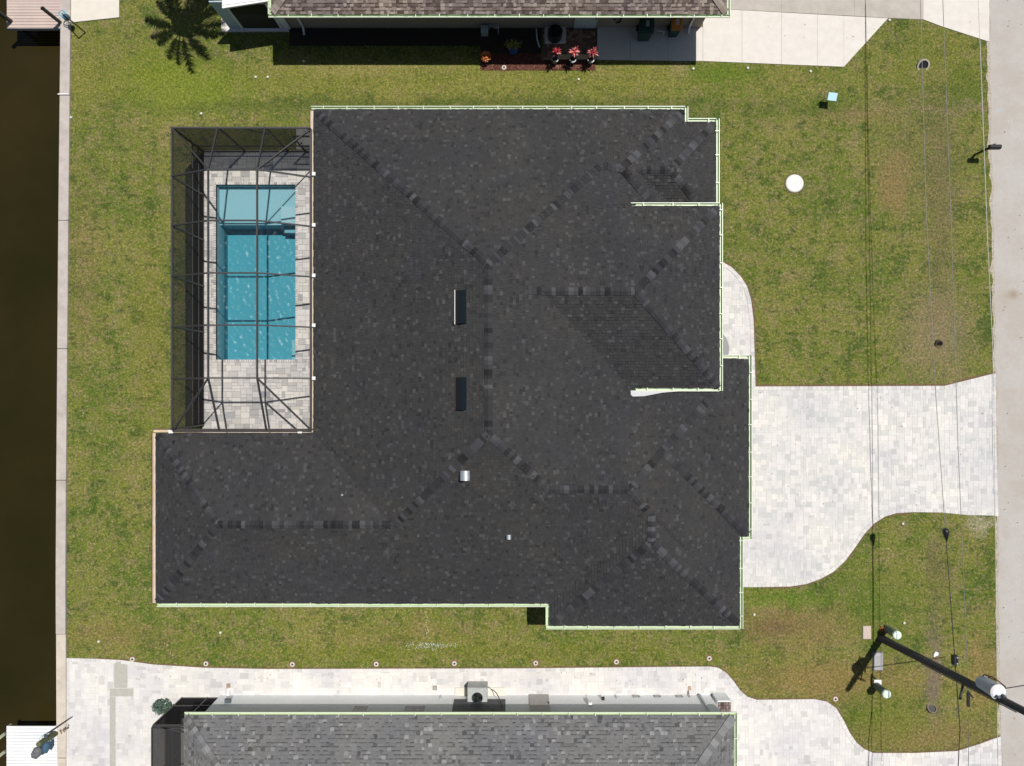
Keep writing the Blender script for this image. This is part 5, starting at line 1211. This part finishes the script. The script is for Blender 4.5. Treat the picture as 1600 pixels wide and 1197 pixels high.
q = MB(); q.box(A[0]+.1, A[0]+.22, A[1]+.12, A[1]+.13, 1.12, 1.2); q.obj('flag', simple('dark red flag', (.12,.01,.01), .5), t)
# culvert pipe ends
def culvert(px, py, r_, label, face, col=(.42,.38,.34)):
    x, y = W2(px, py); t = thing('culvert_pipe', (x, y, 0), label, 'culvert pipe')
    Mx = Matrix.Rotation(face, 3, 'Z') @ Matrix.Rotation(R(28), 3, 'X')
    q = MB(); q.lathe([(r_*.78,-.10),(r_,-.10),(r_,.05),(r_*.78,.05),(r_*.78,-.10)], (x, y, -.02), 22, M=Mx); q.v = [(a, b, c+.06) for a, b, c in q.v]; q.obj('pipe', simple('culvert concrete', col, .9, var=.2, scale=5), t)
    q = MB(); q.lathe([(0,.0),(r_*.78,.0)], (x, y, .05), 22, M=Mx); q.obj('mouth_shade', M['black'], t)  # flat black disc standing in for the shade inside the pipe
culvert(1441.5, 103, .28, 'round concrete culvert end in the lawn near the top right', 0)
culvert(1455, 1106, .22, 'half buried culvert end with dark mouth beside the utility pole', R(180), (.20,.16,.12))
culvert(1466, 537, .17, 'small dark culvert mouth in bare soil above the driveway', 0, (.09,.065,.045))  # ring coloured dark too, standing for the shaded hole
# sprinkler rings and small white valve caps
ringm = simple('white sprinkler ring', (.62,.60,.54), .7, var=.08); rbr = simple('brown soil ring', (.20,.10,.06), .95)
def sprinkler(px, py, label):
    x, y = W2(px, py); t = thing('sprinkler', (x, y, 0), label, 'sprinkler', 'round sprinkler collars')
    n = 16; q = MB(); q.lathe([(.055,.0),(.055,.045),(.10,.045),(.11,.03),(.11,0)], (x, y, 0), n); q.obj('collar', ringm, t)
    q = MB(); q.lathe([(.11,.012),(.17,.006)], (x, y, 0), n); q.obj('soil_ring', rbr, t)
    q = MB(); q.lathe([(0,.035),(.035,.03),(.035,0)], (x, y, 0), 10); q.obj('head', M['black'], t)
for px_, py_, lab in ((207,1030,'at the far left of the paving edge, near the grey strip'), (322,1037,'on the paving edge above the black screen porch'), (457,1038,'below the left wing, third from the left along the paving'),
                      (588,1037.5,'along the paving between the left wing and the white spill'), (710,1036.5,'along the paving just right of the white spill'), (837,1036,'along the paving below the dark step shadow'),
                      (963,1034,'along the paving below the garage wing'), (1108,1028.5,'at the start of the paving curve'), (1305,1092,'beside the lower driveway curve'), (787.5,106,'in the red mulch bed')):
    sprinkler(px_, py_, 'round white sprinkler collar '+lab)
def cap_(px, py, lab, r_=.06, h=.06, mat=None):
    x, y = W2(px, py); q = MB(); q.lathe([(r_,0),(r_,h),(r_*.7,h+.02),(0,h+.02)], (x, y, 0), 10)
    tag(q.obj('spray_cap', mat or ringm), lab, 'sprinkler cap', 'small caps in the lawn')
for px_, py_, lab in ((345,988,'below the left wing corner of the charcoal roof'), (155,1002,'near the seawall above the lower paving'), (904,124.5,'below the three red plants'), (475,96,'at the shadow edge below the lanai'),
                      (400,121,'on bright grass left, the whiter of two'), (419,121,'on bright grass left, the greener of two'), (315,178,'above the pool cage corner'), (1083,108,'below the concrete path'),
                      (1168,107,'below the side drive, left one'), (1266,112,'below the side drive, right one'), (112,184,'beside the seawall at the mowing line'), (1389,32,'at the tip of the side drive'),
                      (1178,960,'in brown grass below the driveway'), (1412,973,'right of the upper pedestal'), (1410,818,'below the driveway curve')):
    cap_(px_, py_, 'small white cap in the grass '+lab)
A = W2(1461.5, 1021); q = MB(); q.prism([(A[0]-.12,A[1]-.05),(A[0]-.02,A[1]-.1),(A[0]+.1,A[1]-.06),(A[0]+.11,A[1]+.06),(A[0]-.03,A[1]+.1)], .0, .07); q.box(A[0]-.1,A[0]-.02,A[1]-.14,A[1]-.08,0,.05)
tag(q.obj('paper_scrap', M['white']), 'crumpled white scrap in the bare strip above the pole', 'litter')
# white spill of grit in the lawn
q = MB()
for k in range(190):
    if k < 170: px_, py_ = random.gauss(672, 22), 1009+random.gauss(0, 2.6)-abs(random.gauss(0,1))
    else: px_, py_ = random.gauss(667, 3), random.uniform(955, 1000)
    x, y = W2(px_, py_); s_ = random.uniform(.008,.022); q.box(x-s_, x+s_, y-s_*.8, y+s_*.8, .03, .05)
tag(q.obj('white_grit', simple('white grit', (.52,.56,.46), .9)), kind='stuff')
q = MB(); lf = tinted('dry leaf', [(0, (.10,.06,.03)), (1, (.28,.20,.09))], grain=20, bmp=0)
lx = list(zip(rng.uniform(1185, 1550, 34), rng.uniform(610, 800, 34)))+list(zip(rng.uniform(110, 1110, 46), rng.uniform(1046, 1070, 46)))+list(zip(rng.uniform(1566, 1600, 30), rng.uniform(0, 1197, 30)))+list(zip(rng.uniform(1150, 1540, 14), rng.uniform(35, 60, 14)))
for px_, py_ in lx:
    x, y = W2(px_, py_); leaf(q, (x, y, .045), random.uniform(0, 6.28), .25, random.uniform(.04, .08), .03, random.random(), .3, 2)
tag(q.obj('fallen_leaves', lf), kind='stuff')
# small plant by the screen porch
x, y = W2(257, 1101); t = thing('shrub', (x, y, 0), 'low grey green shrub at the corner of the black screen porch', 'shrub')
q = MB()
for j in range(420):
    a = random.uniform(0,6.28); rr = .42*math.sqrt(random.random()); leaf(q, (x+rr*math.cos(a), y+rr*math.sin(a)*.75, random.uniform(.1,.45)*(1.2-rr)), a+random.uniform(-1,1), random.uniform(-.1,.9), .09, .045, random.random(), .5, 2)
q.obj('leaves', tinted('grey green leaf', [(0, (.035,.07,.045)), (1, (.13,.20,.15))], grain=20, bmp=0), t); MB().tube([(x, y, 0), (x, y, .3)], .02, 6).obj('stem', soil, t)

# ------------------------------------------------------------------ grass: short blades wherever the lawn is in view
def build_grass():
    N = 520000
    px = rng.uniform(90, 1580, N); py = rng.uniform(-15, 1215, N)
    ok = np.ones(N, bool)
    xl = np.interp(py, [p[1] for p in SEA_R], [p[0] for p in SEA_R]); ok &= px > xl+.6
    xr = np.interp(py, [p[1] for p in fine], [p[0] for p in fine]); ok &= px < xr-1.6+rng.normal(0, 1.2, N)
    def cut(poly, g=0): nonlocal ok; ok &= ~inside(poly, px, py)
    cut(DRIVE); cut(NP)
    cut([(933,43),(1098,43),(1098,13),(1387,29),(1318,105),(1098,96),(933,94)]); cut([(1080,-300),(1545,-300),(1545,66),(1474,43),(1442,31),(1080,13)]); cut([(112,-200),(187,-200),(187,28),(112,36)])
    cut([(452,-100),(1098,-100),(1098,94),(930,94),(930,110),(751,110),(751,72),(452,72)]); cut([(347,-50),(455,-50),(455,50),(347,50)])
    cut([(CX0-2,CY0-2),(560,CY0-2),(560,700),(CX0-2,700)]); cut([(463,201),(486,201),(486,234),(463,234)])
    def circ(cx, cy, r): nonlocal ok; ok &= (px-cx)**2+(py-cy)**2 > r*r
    circ(1241,287,14.5); circ(1441,103,9)
    for a, b, c, d in ((1347,1361,978,998),(1363,1380,1018,1048),(1365,1377,1063,1071)): ok &= ~((px > a) & (px < b) & (py > c) & (py < d))
    # skip what the main roof hides completely
    for a, b, c, d in ((540,1040,210,900),(300,860,705,900),(900,1100,600,930)): ok &= ~((px > a) & (px < b) & (py > c) & (py < d))
    # thin spots of bare soil
    for cx, cy, rx, ry, p in ((1458,1045,10,65,.75),(1466,530,40,40,.45),(1235,975,60,25,.3),(1300,1062,130,28,.3),(1397,285,20,45,.3)):
        e = ((px-cx)/rx)**2+((py-cy)/ry)**2 < 1; ok &= ~(e & (rng.random(N) < p))
    px, py = px[ok], py[ok]; n = len(px)
    X = (px-800)*H/FPX; Y = (598.5-py)*H/FPX
    nb = 2; X = np.repeat(X, nb)+rng.normal(0, .012, n*nb); Y = np.repeat(Y, nb)+rng.normal(0, .012, n*nb); n *= nb
    a = rng.uniform(0, 2*np.pi, n); l = rng.uniform(.025, .06, n); z = rng.uniform(.018, .045, n); wd = rng.uniform(.006, .012, n)
    v = np.zeros((n, 3, 3)); c, s_ = np.cos(a), np.sin(a)
    v[:,0] = np.stack([X-s_*wd, Y+c*wd, np.full(n, .0)], 1); v[:,1] = np.stack([X+s_*wd, Y-c*wd, np.full(n, .0)], 1); v[:,2] = np.stack([X+c*l, Y+s_*l, z], 1)
    me = bpy.data.meshes.new('grass'); me.vertices.add(n*3); me.vertices.foreach_set('co', v.ravel())
    me.loops.add(n*3); me.loops.foreach_set('vertex_index', np.arange(n*3, dtype=np.int32)); me.polygons.add(n)
    me.polygons.foreach_set('loop_start', np.arange(0, n*3, 3, dtype=np.int32)); me.polygons.foreach_set('loop_total', np.full(n, 3, np.int32))
    me.update(calc_edges=True); at = me.attributes.new('tint', 'FLOAT', 'FACE'); at.data.foreach_set('value', rng.random(n)**1.3)
    me.materials.append(M['blade']); o = bpy.data.objects.new('grass', me); C.collection.objects.link(o); tag(o, kind='stuff')
    print('grass blades', n)
build_grass()
